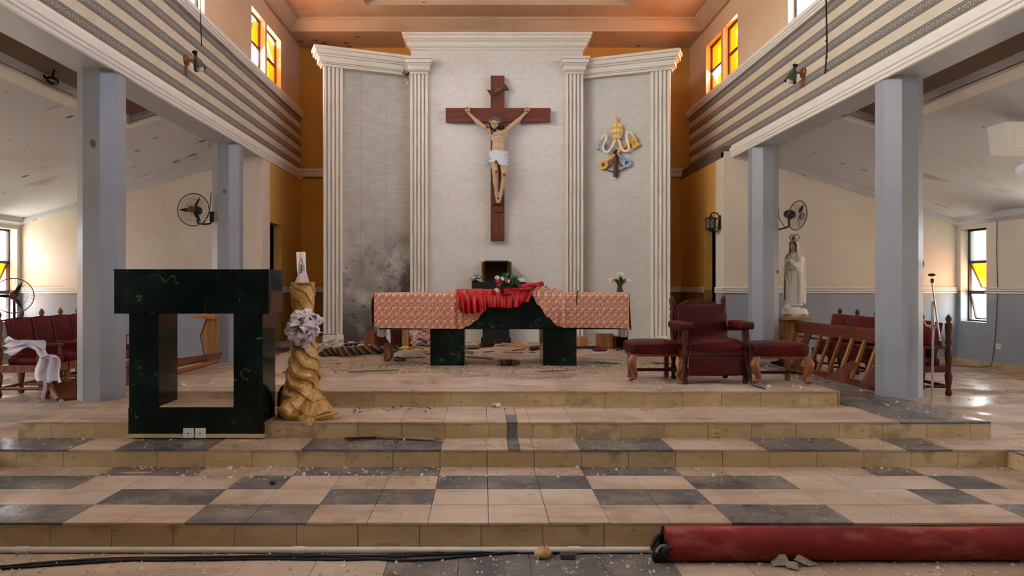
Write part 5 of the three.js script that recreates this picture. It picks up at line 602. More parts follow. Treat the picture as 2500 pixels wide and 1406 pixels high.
// ================================================================ STATUE ON ITS PEDESTAL
{
  const D = 12.95, cx = at(1934, 0, D).x, topY = at(0, 776, D).y, pd = thing('pedestal', 'plain wooden pedestal with a thin square top under the white statue', 'pedestal', V(cx, L2, -D)); part(pd, 'shaft', [span(at(1905, 0, D).x - cx, at(1948, 0, D).x - cx, 0, topY - L2 - 0.03, -0.14, 0.14, 0.006)], M.pale); part(pd, 'top_plate', span(-0.29, 0.26, topY - L2 - 0.03, topY - L2, -0.22, 0.22, 0.006), M.pale);
  const st = thing('statue', 'white robed statue of a crowned woman praying, standing on a wooden pedestal', 'statue', V(at(1940, 0, D).x, topY, -D), -1.0), k = D / F, white = std({ color: 0xece8dc, roughness: 0.5 }), Hh = 205 * k;
  st.scale.set(0.88, 1, 0.92); const lump = rng(21), lumps = [ball([0, 0.085, 0], [0.25, 0.11, 0.19])]; for (let i = 0; i < 16; i++) { const a = i * 2.4, q = 0.11 + 0.07 * lump(); lumps.push(ball([Math.cos(a) * q * 1.2, 0.05 + 0.13 * lump(), Math.sin(a) * q], [0.055 + 0.05 * lump(), 0.05 + 0.04 * lump(), 0.06])); } const baseF = blend(lumps, 0.02), gap = (x, y, z) => Math.min(ball([0.1, 0.03, 0.17], [0.11, 0.04, 0.12])(x, y, z), ball([-0.2, 0.03, 0.14], [0.09, 0.035, 0.12])(x, y, z));
  part(st, 'cloud_base', nets((x, y, z) => Math.max(baseF(x, y, z), -y + 0.002, -gap(x, y, z)), [-0.34, -0.02, -0.3], [0.34, 0.3, 0.3], 0.011).rotateY(1.0), white); part(st, 'base_trim', moved(lathe([[0.18, 0], [0.2, 0.006], [0.18, 0.014]], 24), 0, 0.205, 0), std({ color: 0x34406a, roughness: 0.5 }));
  const robe = grid(96, 60, (u, v) => { const a = u * 6.2832, y = lerp(0.2, 1.16, v), w = v < 0.1 ? 0.155 : lerp(0.16, 0.1, smooth(0.3, 0.9, v)), n = v > 0.88 ? lerp(1, 0.45, (v - 0.88) / 0.12) : 1, f = (1 - v) * 0.014 * Math.sin(a * 9 + 2 * Math.sin(v * 4)) + 0.006 * Math.sin(a * 17 + v * 6); return [Math.cos(a) * (w * 1.0 + f) * n, y, Math.sin(a) * (w * 0.8 + f) * n + 0.02]; }, true); part(st, 'robe', robe, white);
  const veil = grid(80, 70, (u, v) => { const a = lerp(-0.62, Math.PI + 0.62, u) + Math.PI, y = lerp(0.25 + 0.1 * Math.abs(u - 0.5) * (u < 0.5 ? 1.6 : 0.2), 1.36, v), sh = v < 0.72 ? lerp(0.2, 0.175, v / 0.72) : v < 0.8 ? lerp(0.175, 0.105, (v - 0.72) / 0.08) : lerp(0.105, 0.1, (v - 0.8) / 0.2) * Math.sqrt(Math.max(0.02, 1 - Math.max(0, (v - 0.86) / 0.14) ** 2)), f = (0.014 * Math.sin(u * 34 + v * 3) + 0.008 * Math.sin(u * 61)) * (1 - smooth(0.7, 0.95, v)); return [Math.cos(a) * (sh + f), y, Math.sin(a) * (sh * 0.95 + f)]; }); part(st, 'veil', thick(veil, 0.012), std({ color: 0xd4d0c4, roughness: 0.5, side: THREE.DoubleSide }));
  const skin = std({ color: 0xc0906a, roughness: 0.5 }), hd = blend([ball([0, 1.255, 0.035], [0.064, 0.085, 0.066]), capsule([0, 1.2, 0.05], [0, 1.185, 0.06], 0.04, 0.03), capsule([0, 1.25, 0.1], [0, 1.23, 0.115], 0.01, 0.013), capsule([0, 1.15, 0.02], [0, 1.1, 0.02], 0.04, 0.05), capsule([-0.03, 1.272, 0.09], [0.03, 1.272, 0.09], 0.01, 0.01), capsule([-0.013, 1.207, 0.098], [0.013, 1.207, 0.098], 0.006, 0.006)], 0.016), ey = [-0.026, 0.026].map((o) => ball([o, 1.256, 0.097], [0.012, 0.008, 0.01]));
  const face = part(st, 'head', nets((x, y, z) => Math.max(hd(x, y, z), -Math.min(ey[0](x, y, z), ey[1](x, y, z))), [-0.1, 1.06, -0.06], [0.1, 1.36, 0.15], 0.006), skin); part(face, 'hair', nets(blend([capsule([-0.062, 1.28, 0.055], [-0.062, 1.17, 0.045], 0.02, 0.018), capsule([0.062, 1.28, 0.055], [0.062, 1.17, 0.045], 0.02, 0.018), capsule([-0.05, 1.31, 0.06], [0.05, 1.31, 0.06], 0.022, 0.022)], 0.02), [-0.11, 1.12, 0], [0.11, 1.36, 0.12], 0.007), std({ color: 0x4a2c1c, roughness: 0.6 }));
  const arms = []; for (const s of [-1, 1]) arms.push(capsule([s * 0.15, 1.04, 0.0], [s * 0.15, 0.86, 0.06], 0.055, 0.06), capsule([s * 0.15, 0.86, 0.06], [s * 0.03, 1.0, 0.19], 0.06, 0.035), capsule([s * 0.15, 0.86, 0.05], [s * 0.15, 0.68, 0.06], 0.055, 0.02)); const armF = blend(arms, 0.03); part(st, 'sleeves', nets((x, y, z) => armF(x, y, z) + 0.004 * Math.sin(y * 90 + x * 40), [-0.27, 0.6, -0.12], [0.27, 1.14, 0.28], 0.011), white);
  const hl = []; for (const s of [-1, 1]) { hl.push(capsule([s * 0.016, 1.0, 0.19], [s * 0.013, 1.055, 0.2], 0.022, 0.02)); for (let i = 0; i < 4; i++) hl.push(capsule([s * 0.012, 1.05 , 0.178 + i * 0.014], [s * 0.009, 1.125 - Math.abs(i - 1.4) * 0.012, 0.186 + i * 0.013], 0.0085, 0.007)); hl.push(capsule([s * 0.014, 1.03, 0.18], [s * 0.01, 1.075, 0.165], 0.009, 0.008)); } part(st, 'praying_hands', nets(blend(hl, 0.008), [-0.06, 0.95, 0.13], [0.06, 1.15, 0.27], 0.005), skin);
  part(st, 'rosary', [tube([V(0.03, 1.02, 0.23), V(0.04, 0.9, 0.2), V(0.07, 0.72, 0.18), V(0.03, 0.6, 0.19), V(-0.03, 0.75, 0.2), V(-0.02, 1.0, 0.23)], 0.005, 40, 5, false)], std({ color: 0x8a7848, roughness: 0.4, metalness: 0.5 })); part(st, 'belt', moved(lathe([[0.12, 0], [0.132, 0.01], [0.12, 0.022]], 30), 0, 0.84, 0.02), std({ color: 0xb8a878, roughness: 0.5 }));
  const cr = part(st, 'crown', [moved(lathe([[0.07, 0], [0.078, 0.0], [0.08, 0.03], [0.07, 0.03]], 24), 0, 1.345, 0)], std({ color: 0x8a8e90, roughness: 0.3, metalness: 0.8 })); part(cr, 'crown_arch', Array.from({ length: 6 }, (_, i) => { const a = i * 1.047; return tube([V(Math.cos(a) * 0.075, 1.37, Math.sin(a) * 0.075), V(Math.cos(a) * 0.1, 1.42, Math.sin(a) * 0.1), V(Math.cos(a) * 0.06, 1.46, Math.sin(a) * 0.06), V(0, 1.45, 0)], 0.008, 16, 5); }), std({ color: 0x8a8e90, roughness: 0.3, metalness: 0.8 })); part(cr, 'crown_orb', moved(metres(new THREE.SphereGeometry(0.036, 18, 12)), 0, 1.4, 0.03), std({ color: 0x3c6ea0, roughness: 0.2 }));
}
// ================================================================ FANS
function fan(label, c, R, yaw, pitch, mount, standing) {
  const f = thing('wall_fan', label, 'fan', c), hd = (g) => { g.rotateX(pitch); g.rotateY(yaw); return g; }, wires = [], cage = std({ color: 0x4a423a, roughness: 0.5, metalness: 0.4 });
  const torus = (r, t, z) => { const g = new THREE.TorusGeometry(r, t, 6, 56); g.translate(0, 0, z); return flat(g); };
  part(f, 'guard_rim', hd(torus(R, 0.008, 0)), cage); for (let i = 0; i < 30; i++) { const a = i / 30 * 6.283; wires.push(tube([V(Math.cos(a) * 0.05, Math.sin(a) * 0.05, 0.085), V(Math.cos(a) * R * 0.6, Math.sin(a) * R * 0.6, 0.075), V(Math.cos(a) * R, Math.sin(a) * R, 0)], 0.0014, 8, 4), tube([V(Math.cos(a) * 0.07, Math.sin(a) * 0.07, -0.085), V(Math.cos(a) * R * 0.6, Math.sin(a) * R * 0.6, -0.075), V(Math.cos(a) * R, Math.sin(a) * R, 0)], 0.0014, 8, 4)); } for (const r of [0.35, 0.68]) wires.push(torus(R * r, 0.0016, 0.08 - r * 0.02), torus(R * r, 0.0016, -0.08 + r * 0.02));
  const w = part(f, 'guard_wires', hd(merge(wires)), cage); w.userData.kind = 'stuff'; part(f, 'guard_cap', hd(moved(lathe([[0, 0.02], [0.05, 0.015], [0.055, 0], [0.05, -0.02], [0, -0.02]], 20), 0, 0, 0.0, 0).rotateX(Math.PI / 2).translate(0, 0, 0.085)), std({ color: 0x7a2420, roughness: 0.5 }));
  for (let i = 0; i < 3; i++) { const b = thick(grid(6, 14, (u, v) => { const r = lerp(0.05, R * 0.88, v), wd = R * 0.2 * Math.sin(Math.PI * Math.pow(v, 0.7) * 0.9 + 0.2), o = (u - 0.5) * wd; return [o, r, o * 0.6]; }), 0.004); b.rotateZ(i * 2.094 - 0.52); part(f, 'blade', hd(flat(b)), M.iron); }
  part(f, 'motor', hd(flat(new THREE.SphereGeometry(0.075, 18, 12)).scale(1, 1, 1.4).translate(0, 0, -0.15)), M.iron);
  const m = mount.clone().sub(c), back = V(0, 0, -0.16).applyEuler(new THREE.Euler(pitch, 0, 0)).applyAxisAngle(V(0, 1, 0), yaw);
  if (standing) { part(f, 'pole', rod(back.clone().add(V(0, -0.05, 0)), V(back.x, L2 - c.y + 0.03, back.z), 0.02, 0.02), M.iron); part(f, 'base', moved(lathe([[0, 0], [0.24, 0], [0.24, 0.02], [0.06, 0.045], [0, 0.05]], 28), back.x, L2 - c.y, back.z), M.iron); }
  else { const low = back.clone().add(V(0, -0.2, 0)); part(f, 'arm', [rod(back, low, 0.018), tube([low, V(lerp(low.x, m.x, 0.5), low.y - 0.02, lerp(low.z, m.z, 0.5)), V(m.x * 0.93, low.y, m.z), V(m.x, m.y, m.z)], 0.015, 24, 8)], M.iron); part(f, 'bracket', bx(0.05, 0.17, 0.09, m.x, m.y + 0.04, m.z, 0.01), M.iron); part(f, 'cable', tube([V(m.x * 0.6, low.y, m.z * 0.6), V(m.x * 0.85, 0.0, m.z * 0.9), V(m.x * 0.93, 0.2, m.z), V(m.x * 0.95, 0.3, m.z)], 0.006, 24), M.iron); }
}
fan('round caged fan on a bent arm from the column above the lectern', at(472, 512, 11.95), 0.262, -0.05, 0, V(-4.45, at(0, 535, 12.1).y, -12.12));
fan('round caged fan on a bent arm from the column above the white statue', at(1947, 526, 12.1), 0.24, 0.55, 0.2, V(4.8 + 0.23, at(0, 525, 12.4).y, -12.6));
fan('large caged fan on a floor pole beside the window behind the red bench', at(33, 722, 12.6), 0.3, 0.5, 0.15, V(0, 0, 0), true);
// ================================================================ LAMPS, CABLES, SOCKETS ON WALLS
for (const [s, px, py, lab] of [[-1, 478, 147, 'small green spotlight with copper arm on the striped frieze above the lectern'], [1, 1945, 178, 'small green spotlight with copper arm on the striped frieze above the statue']]) {
  const x = s < 0 ? XL : XR, bp = s < 0 ? 454 : 1962, d = F * Math.abs(x) / Math.abs(bp - CX), y = at(0, py, d).y, l = thing('spotlight', lab, 'spotlight', V(x - s * 0.002, y, -d)), cop = std({ color: 0x9a5c30, roughness: 0.4, metalness: 0.5 }), n = -s;
  const rose = lathe([[0, 0], [0.075, 0], [0.07, 0.02], [0.03, 0.035], [0, 0.04]], 24); rose.scale(1, 1, 1.2); rose.rotateZ(-n * Math.PI / 2); part(l, 'wall_rose', rose, cop); part(l, 'back_plate', span(0, n * 0.012, -0.2, -0.06, -0.035, 0.035, 0.004), cop); part(l, 'arm', tube([V(n * 0.03, 0.0, 0), V(n * 0.1, 0.0, 0), V(n * 0.15, 0.03, 0)], 0.012, 16, 8), cop);
  const sh = lathe([[0.012, 0.06], [0.03, 0.04], [0.06, -0.03], [0.085, -0.13], [0.08, -0.13], [0.055, -0.03], [0.02, 0.03]], 24); sh.rotateZ(n * 0.35); sh.translate(n * 0.16, -0.01, 0.03); const shd = part(l, 'shade', sh, std({ color: 0x3e443a, roughness: 0.4, side: THREE.DoubleSide })); part(shd, 'bulb', moved(metres(new THREE.SphereGeometry(0.055, 16, 12)), n * 0.2, -0.115, 0.03), std({ color: 0xc6c8d0, roughness: 0.3 })); part(l, 'knob', [rod(V(n * 0.15, 0.03, 0.02), V(n * 0.13, 0.09, 0.02), 0.018, 0.022), rod(V(n * 0.13, 0.09, 0.02), V(n * 0.125, 0.115, 0.02), 0.035, 0.035)], M.rubber);
}
for (const [s, p, lab] of [[-1, [[489, -30], [490, 40], [492, 112]], 'thin dark wire hanging down the striped frieze above the lectern'], [1, [[2016, -30], [2018, 60], [2019, 120], [2014, 180]], 'thick black cable hanging down the striped frieze above the armchair']]) { const x = (s < 0 ? XL : XR) - s * 0.09; const w = thing('hanging_wire', lab, 'wire'); part(w, 'wire', tube(p.map(([a, b]) => at(a, b, F * Math.abs(x) / Math.abs(a - CX))), s < 0 ? 0.007 : 0.011, 30), M.rubber); if (s > 0) part(w, 'cable_tie', [82, 100, 140, 172].map((b) => { const c = at(2017.5, b, F * Math.abs(x) / 839.5); return bx(0.03, 0.02, 0.03, c.x, c.y, c.z, 0.005); }), M.rubber); }
{
  const d = 13.7, c = V(4.42 - 0.005, at(0, 543, d).y, -d), l = thing('lantern', 'ornate black and brass wall lantern beside the doorway behind the armchair', 'lantern', c), wr = std({ color: 0x3a3020, roughness: 0.5, metalness: 0.6 }); part(l, 'wall_plate', span(-0.02, 0, -0.13, 0.13, -0.05, 0.05, 0.008), wr); part(l, 'bracket', [tube([V(-0.01, 0.08, 0), V(-0.06, 0.17, 0), V(-0.16, 0.17, 0), V(-0.17, 0.12, 0)], 0.011, 24, 8), tube([V(-0.01, -0.08, 0), V(-0.08, -0.17, 0), V(-0.15, -0.13, 0), V(-0.11, -0.1, 0)], 0.009, 24, 8)], wr);
  const X0 = -0.17; part(l, 'roof', moved(lathe([[0, 0.16], [0.012, 0.15], [0.02, 0.12], [0.06, 0.1], [0.13, 0.07], [0.13, 0.06], [0, 0.06]], 6), X0, 0, 0), wr); part(l, 'glass', moved(lathe([[0.085, 0.06], [0.085, -0.1], [0.08, -0.1], [0.08, 0.06]], 6), X0, 0, 0), phys({ color: 0xa8a090, roughness: 0.4, transmission: 0.5, side: THREE.DoubleSide })); part(l, 'base', moved(lathe([[0, -0.15], [0.03, -0.14], [0.1, -0.115], [0.11, -0.1], [0, -0.1]], 6), X0, 0, 0), wr);
  part(l, 'lattice', Array.from({ length: 6 }, (_, i) => { const a = i * 1.047 + 0.52, b = a + 1.047, p = (q, y) => V(X0 + Math.sin(q) * 0.092, y, Math.cos(q) * 0.092); return [rod(p(a, -0.1), p(a, 0.06), 0.008), rod(p(a, -0.1), p(b, 0.06), 0.005), rod(p(b, -0.1), p(a, 0.06), 0.005)]; }).flat(), wr);
}
{ const x = WR - 0.004, d = (px) => F * WR / (px - CX), c = thing('wall_cable', 'thin cable running down the aisle wall beside the tilted window', 'cable'); part(c, 'cable', tube([[2436, 530], [2435, 620], [2437, 700], [2434, 780], [2428, 850], [2422, 893]].map(([a, b]) => { const q = at(a, b, d(a)); return V(x - 0.01, q.y, q.z); }), 0.007, 40), M.grit); part(c, 'floor_run', tube([V(x - 0.02, L2 + 0.05, -d(2422)), V(x - 0.1, L2 + 0.015, -d(2422) - 0.15), V(x - 0.6, L2 + 0.012, -13.2), V(x - 1.3, L2 + 0.012, -13.35)], 0.01, 30), M.grit); const so = thing('wall_socket', 'white socket low on the blue aisle wall', 'socket', V(x, at(0, 846, d(2439)).y, -d(2439))); part(so, 'plate', bx(0.016, 0.1, 0.12, -0.004, 0, 0, 0.005), M.plastic); part(so, 'socket_hole', bx(0.004, 0.014, 0.03, -0.0125, 0.01, 0, 0), M.grit); }
{ const c = thing('ceiling_lamp', 'round white lamp globe under the sloping aisle ceiling', 'lamp', at(2500, 416, 9.6)); part(c, 'globe', metres(new THREE.SphereGeometry(0.1, 24, 16)), std({ color: 0xe8e8f0, roughness: 0.25 })); part(c, 'collar', moved(lathe([[0, 0], [0.06, 0], [0.06, 0.06], [0, 0.06]], 20), 0, 0.09, 0), M.plastic); part(c, 'stem', rod(V(0, 0.1, 0), V(0, 0.3, 0), 0.012), M.plastic);
  const b = thing('speaker_box', 'pale wedge shaped box fixed under the sloping aisle ceiling', 'box', at(2462, 348, 8.7)); part(b, 'casing', slab([[-0.24, 0.17], [0.3, 0.17], [0.3, -0.16], [-0.2, -0.14]], 0.3, 0.01), M.white); part(b, 'face', moved(slab([[-0.16, 0.06], [0.28, 0.06], [0.28, -0.12], [-0.14, -0.12]], 0.01), 0, 0, 0.31), M.white);
  const h = thing('ceiling_hook', 'black iron ring hook hanging from the aisle ceiling groove', 'hook', at(128, 197, 8.2)); part(h, 'ring', moved(flat(new THREE.TorusGeometry(0.05, 0.016, 8, 24)), 0, 0, 0, 1.1), M.iron); part(h, 'shank', [rod(V(-0.05, 0.01, 0), V(-0.1, 0.06, 0), 0.013), rod(V(0, 0.03, 0), V(0.02, 0.12, 0), 0.012)], M.iron); }
// ================================================================ MICROPHONE STAND
{ const D = 8.12, x = at(2275, 0, D).x, m = thing('microphone_stand', 'chrome microphone stand with a boom arm at the platform edge', 'microphone stand', V(x, L2, -D)), k = D / F, L = (px, py, z = 0) => V((px - 2275) * k, at(0, py, D).y - L2, z); part(m, 'base', lathe([[0, 0], [0.12, 0], [0.12, 0.012], [0.03, 0.03], [0, 0.03]], 30), M.iron); part(m, 'pole', [rod(V(0, 0.02, 0), L(2278, 800), 0.013), rod(L(2278, 800), L(2277, 735), 0.017)], M.steel); const b = part(m, 'boom', rod(L(2292, 832, 0.02), L(2273, 690, 0.02), 0.009, 0.008), M.steel); part(b, 'counterweight', rod(L(2292, 832, 0.02), L(2293, 845, 0.02), 0.02), M.rubber); part(m, 'clutch', [rod(L(2270, 797, 0.0), L(2286, 797, 0.03), 0.02), rod(L(2262, 795, 0.0), L(2252, 784, 0.02), 0.008), rod(L(2278, 797), L(2262, 795), 0.008)], M.steel); const cl = part(m, 'microphone_clip', [rod(L(2273, 690, 0.02), L(2273, 680, 0.02), 0.016), moved(metres(new THREE.SphereGeometry(0.035, 16, 10)).scale(1.1, 0.5, 1), L(2272, 671).x, L(2272, 671).y, 0.02)], M.rubber); }
// ================================================================ FRONT FLOOR: CARPET ROLL, PIPE, CABLES, STONES
{
  const r = 0.105, d = 4.7, x0 = at(1622, 0, d).x, x1 = 4.3, c = thing('carpet_roll', 'long rolled red carpet lying against the lowest step', 'carpet', V(x0, r, -d)); const cyl = grid(60, 60, (u, v) => { const a = u * 6.283, q = r * (1 + 0.02 * Math.sin(a * 2 + v * 7) + 0.012 * Math.sin(a * 3 + v * 19)); return [v * (x1 - x0), Math.cos(a) * q, -Math.sin(a) * q, v * (x1 - x0), a * r]; }, true); part(c, 'outer_layer', cyl, M.carpet);
  part(c, 'rolled_end', grid(220, 2, (u, v) => { const t = u * 6 * 6.283, q = lerp(0.02, r - 0.004, u); return [v * 0.03 - 0.004, Math.cos(t) * q, -Math.sin(t) * q]; }), std({ map: T.carpet, side: THREE.DoubleSide, roughness: 0.95 })); part(c, 'end_backing', moved(lathe([[0, 0], [r - 0.003, 0], [r - 0.003, 0.01], [0, 0.01]], 40), 0.02, 0, 0, 0, 0, -Math.PI / 2), std({ color: 0x5a3a30, roughness: 1 }));
  const pp = thing('pipe', 'long pale plastic pipe along the foot of the lowest step', 'pipe', V(0, 0.022, -4.815)), seg = (a, b, m = M.plastic) => part(pp, 'pipe_length', rod(V(a, 0, 0), V(b, 0, 0), 0.02, 0.02, 14), m); seg(-4.5, -3.02); seg(-3.0, -1.2); seg(-1.2, 0.6); seg(0.6, 2.2); for (const x of [-3.01, -1.2, 0.6]) part(pp, 'pipe_joint', rod(V(x - 0.04, 0, 0), V(x + 0.04, 0, 0), 0.024, 0.024, 14), M.plastic);
  const cab = (pts, rr, lab) => solo('cable', lab, 'cable', tube(pts.map(([px, py]) => { const q = on(px, py, 0); return V(q.x, rr + 0.002, q.z); }), rr, 90, 7), M.rubber, 'black cables along the lowest step'), lb2 = 'short black cable running between the plug adaptor and the carpet roll', lb = 'black cable in the bundle trailing along the foot of the lowest step';
  cab([[-160, 1400], [0, 1392], [200, 1378], [420, 1366], [700, 1362], [980, 1360], [1200, 1352], [1300, 1348]], 0.009, lb); cab([[-160, 1412], [0, 1388], [180, 1372], [420, 1371], [640, 1368], [900, 1368], [1120, 1350], [1310, 1352]], 0.008, lb); cab([[-160, 1395], [40, 1384], [240, 1368], [520, 1364], [760, 1359], [1000, 1371], [1180, 1358], [1290, 1350]], 0.008, lb); cab([[1350, 1352], [1400, 1342], [1450, 1336], [1520, 1336], [1600, 1344]], 0.008, lb2); cab([[1350, 1355], [1410, 1344], [1480, 1340], [1560, 1348], [1605, 1350]], 0.008, lb2);
  const pl = thing('plug_adaptor', 'grubby beige plug adaptor lying among the black cables', 'plug', on(1325, 1362, 0)); part(pl, 'body', nets(blend([ball([0, 0.03, 0], [0.055, 0.032, 0.045]), ball([0.012, 0.05, 0], [0.03, 0.035, 0.03])], 0.02), [-0.1, -0.01, -0.08], [0.1, 0.12, 0.08], 0.008), std({ color: 0xb8915e, roughness: 0.6 })); part(pl, 'prong', [rod(V(0.012, 0.07, 0.01), V(0.006, 0.11, 0.01), 0.008)], std({ color: 0x9a7a4a, roughness: 0.5 })); part(pl, 'socket_block', bx(0.1, 0.035, 0.05, 0.16, 0.018, 0.01, 0.008), std({ color: 0x4a4038, roughness: 0.7 }));
  const cc = on(1618, 1372, 0), co = thing('cable_coil', 'small bundle of black coiled cable tied at the open end of the red carpet roll', 'cable coil', V(cc.x, 0.06, cc.z)); for (let i = 0; i < 4; i++) part(co, 'loop', moved(flat(new THREE.TorusGeometry(0.048 - i * 0.006, 0.014, 8, 30)), -0.02 + 0.012 * i, 0.012 * (i - 1), -0.01 + 0.022 * i, 0.1 * i, 0.5 - 0.1 * i), M.rubber); part(co, 'loop', moved(flat(new THREE.TorusGeometry(0.045, 0.016, 8, 30)), -0.03, 0.05, -0.04, 0.3, 0.9), M.rubber); part(co, 'grey_tie', moved(flat(new THREE.TorusGeometry(0.05, 0.009, 8, 30, 2.6)), -0.005, 0.012, 0.052, 0, 0.2, 0.3), std({ color: 0x77726a, roughness: 0.6 }));
  const stone = (pts, lab, px, py) => { const c = on(px, py, 0), g = new THREE.BufferGeometry(); const f = pts, F8 = [[0, 2, 1], [0, 3, 2], [0, 4, 3], [0, 1, 4], [5, 1, 2], [5, 2, 3], [5, 3, 4], [5, 4, 1]], o = []; for (const t of F8) for (const i of t) o.push(...f[i]); g.setAttribute('position', new THREE.Float32BufferAttribute(o, 3)); g.computeVertexNormals(); const m = solo('stone', lab, 'stone', metres(g), M.stone); m.position.set(c.x, 0, c.z); m.material = M.stoneBoth ??= Object.assign(M.stone.clone(), { side: THREE.DoubleSide }); };
  stone([[0.02, 0.1, -0.02], [-0.06, 0.01, 0.04], [0.05, 0.02, 0.04], [0.05, 0.03, -0.05], [-0.05, 0.01, -0.04], [0, 0, 0]], 'upright jagged chunk of masonry leaning against the carpet roll', 1905, 1380); stone([[0.01, 0.045, 0.0], [-0.04, 0.02, 0.03], [0.03, 0.01, 0.045], [0.05, 0.03, -0.02], [-0.02, 0.03, -0.04], [0, 0, 0]], 'low grey chunk of masonry, middle of the three by the carpet roll', 1930, 1388); stone([[-0.02, 0.07, -0.01], [-0.06, 0.045, 0.02], [0.03, 0.015, 0.04], [0.1, 0.01, 0.0], [0.0, 0.05, -0.04], [0, 0, 0]], 'long flat wedge of masonry resting by the carpet roll', 1958, 1381);
}
// ================================================================ DEBRIS ON THE PLATFORM
{
  const W = (lab, cat, name, x0, y0, x1, y1, w, t, m = M.mahogany, L = L4, lift = 0.008) => solo(name, lab, cat, plank(on(x0, y0, L).add(V(0, lift + t / 2, 0)), on(x1, y1, L).add(V(0, lift + t / 2, 0)), w, t, Math.PI / 2), m, undefined);
  W('thin dark stick on the platform in front of the altar nearest the candle stand', 'stick', 'stick', 850, 910, 975, 905, 0.02, 0.012, M.grit); W('thin dark stick on the platform below the altar leg nearest the armchair', 'stick', 'stick', 1315, 909, 1402, 905, 0.018, 0.01, M.grit); W('dark stick beside the altar leg nearest the candle stand', 'stick', 'stick', 1140, 873, 1202, 878, 0.03, 0.014, M.grit); W('dark rod lying in front of the armchair', 'rod', 'rod', 1655, 938, 1756, 934, 0.03, 0.016, M.grit); W('thin rod seen beneath the footstool nearest the altar', 'stick', 'stick', 1592, 887, 1645, 891, 0.025, 0.012, M.grit); W('long thin rod reaching from the wooden bracket to the altar leg', 'rod', 'rod', 960, 860, 1050, 866, 0.03, 0.018, M.honey); W('dark curved strip on the platform beyond the altar end nearest the footstool', 'stick', 'stick', 1452, 886, 1510, 889, 0.02, 0.01, M.grit);
  W('short reddish plank on the first wide tread under the lectern step', 'plank', 'plank', 842, 1075, 918, 1073, 0.04, 0.02, M.mahogany, L2); W('thin dark strip of wood beside the reddish plank on the narrow tread', 'stick', 'stick', 920, 1070, 1062, 1077, 0.03, 0.012, M.grit, L2);
  W('long dark brown plank on the floor beneath the stained wing', 'plank', 'plank', 840, 846, 935, 842, 0.1, 0.03); W('brown plank lying across the floor behind the wooden bracket', 'plank', 'plank', 900, 852, 1045, 843, 0.08, 0.03); W('reddish board flat under the altar, nearest the patterned bundle', 'board', 'board', 1165, 850, 1205, 846, 0.16, 0.02); W('pale board with dark edge flat behind the altar', 'board', 'board', 1224, 844, 1290, 850, 0.1, 0.02, M.pale); W('curled brown strip of veneer on the floor under the altar', 'veneer', 'veneer', 1228, 861, 1278, 862, 0.06, 0.012, M.pale); W('dark reddish block against the altar leg nearest the armchair', 'block', 'block', 1296, 857, 1322, 852, 0.07, 0.06); W('dark plank behind the altar leg nearest the armchair', 'plank', 'plank', 1380, 852, 1462, 850, 0.08, 0.03); W('dark brown slat far behind the altar beside the black base', 'slat', 'slat', 1140, 853, 1170, 852, 0.14, 0.05, M.grit); W('short broken dark stick near the altar leg inside edge', 'stick', 'stick', 1138, 862, 1154, 865, 0.05, 0.03, M.grit);
  W('dark stick on the platform beside the gold wrapped stand', 'stick', 'stick', 690, 912, 706, 908, 0.03, 0.012, M.grit);
  const box = (lab, name, px0, px1, py0, py1, d, m, depth = 0.25, hollow) => { const a = at(px0, py1, d), b = at(px1, py0, d), o = thing(name, lab, 'box', V((a.x + b.x) / 2, L4, -d)), w = b.x - a.x, h = b.y - L4; if (hollow) { part(o, 'casing', [span(-w / 2, w / 2, 0, 0.025, -depth / 2, depth / 2), span(-w / 2, w / 2, h - 0.025, h, -depth / 2, depth / 2), span(-w / 2, -w / 2 + 0.025, 0.02, h - 0.02, -depth / 2, depth / 2), span(w / 2 - 0.025, w / 2, 0.02, h - 0.02, -depth / 2, depth / 2), span(-w / 2, w / 2, 0, h, -depth / 2, -depth / 2 + 0.02)], m); } else { part(o, 'carcass', span(-w / 2, w / 2, 0, h, -depth / 2, depth / 2, 0.006), m); part(o, 'front_face', span(-w / 2 + 0.02, w / 2 - 0.02, 0.02, h - 0.02, depth / 2 - 0.002, depth / 2 + 0.008, 0.003), m); } return o; };
  box('brown wooden box with a plain front behind the altar end nearest the footstool', 'wooden_box', 1456, 1495, 814, 850, 13.1, M.honey); box('dark open drawer box beside the plain brown box', 'drawer_box', 1497, 1530, 820, 850, 13.05, M.mahogany, 0.25, true); box('pale wooden box half hidden behind the altar leg nearest the footstool', 'wooden_box', 1405, 1432, 822, 848, 13.2, M.pale); box('tan wooden box leaning under the altar end nearest the stained wing', 'wooden_box', 892, 921, 810, 840, 13.6, M.honey, 0.2); box('dark brown cabinet piece under the altar end nearest the stained wing', 'cabinet_piece', 922, 948, 806, 842, 13.5, M.mahogany, 0.2); box('dark brown board standing under the altar beside the patterned bundle', 'cabinet_piece', 954, 981, 804, 842, 13.4, M.mahogany, 0.1); box('narrow pale board standing beside the patterned bundle', 'cabinet_piece', 983, 998, 806, 842, 13.3, M.pale, 0.08);
  solo('white_rag', 'torn white rag hanging between the dark cabinet pieces under the altar', 'rag', thick(grid(10, 16, (u, v) => { const p = at(lerp(938, 952, u) + v * (u < 0.5 ? 6 : 2), lerp(804, 838, v * (0.7 + 0.3 * u)), 13.2); return [p.x, p.y, p.z + 0.02 * Math.sin(u * 9 + v * 7)]; }), 0.004), M.cloth);
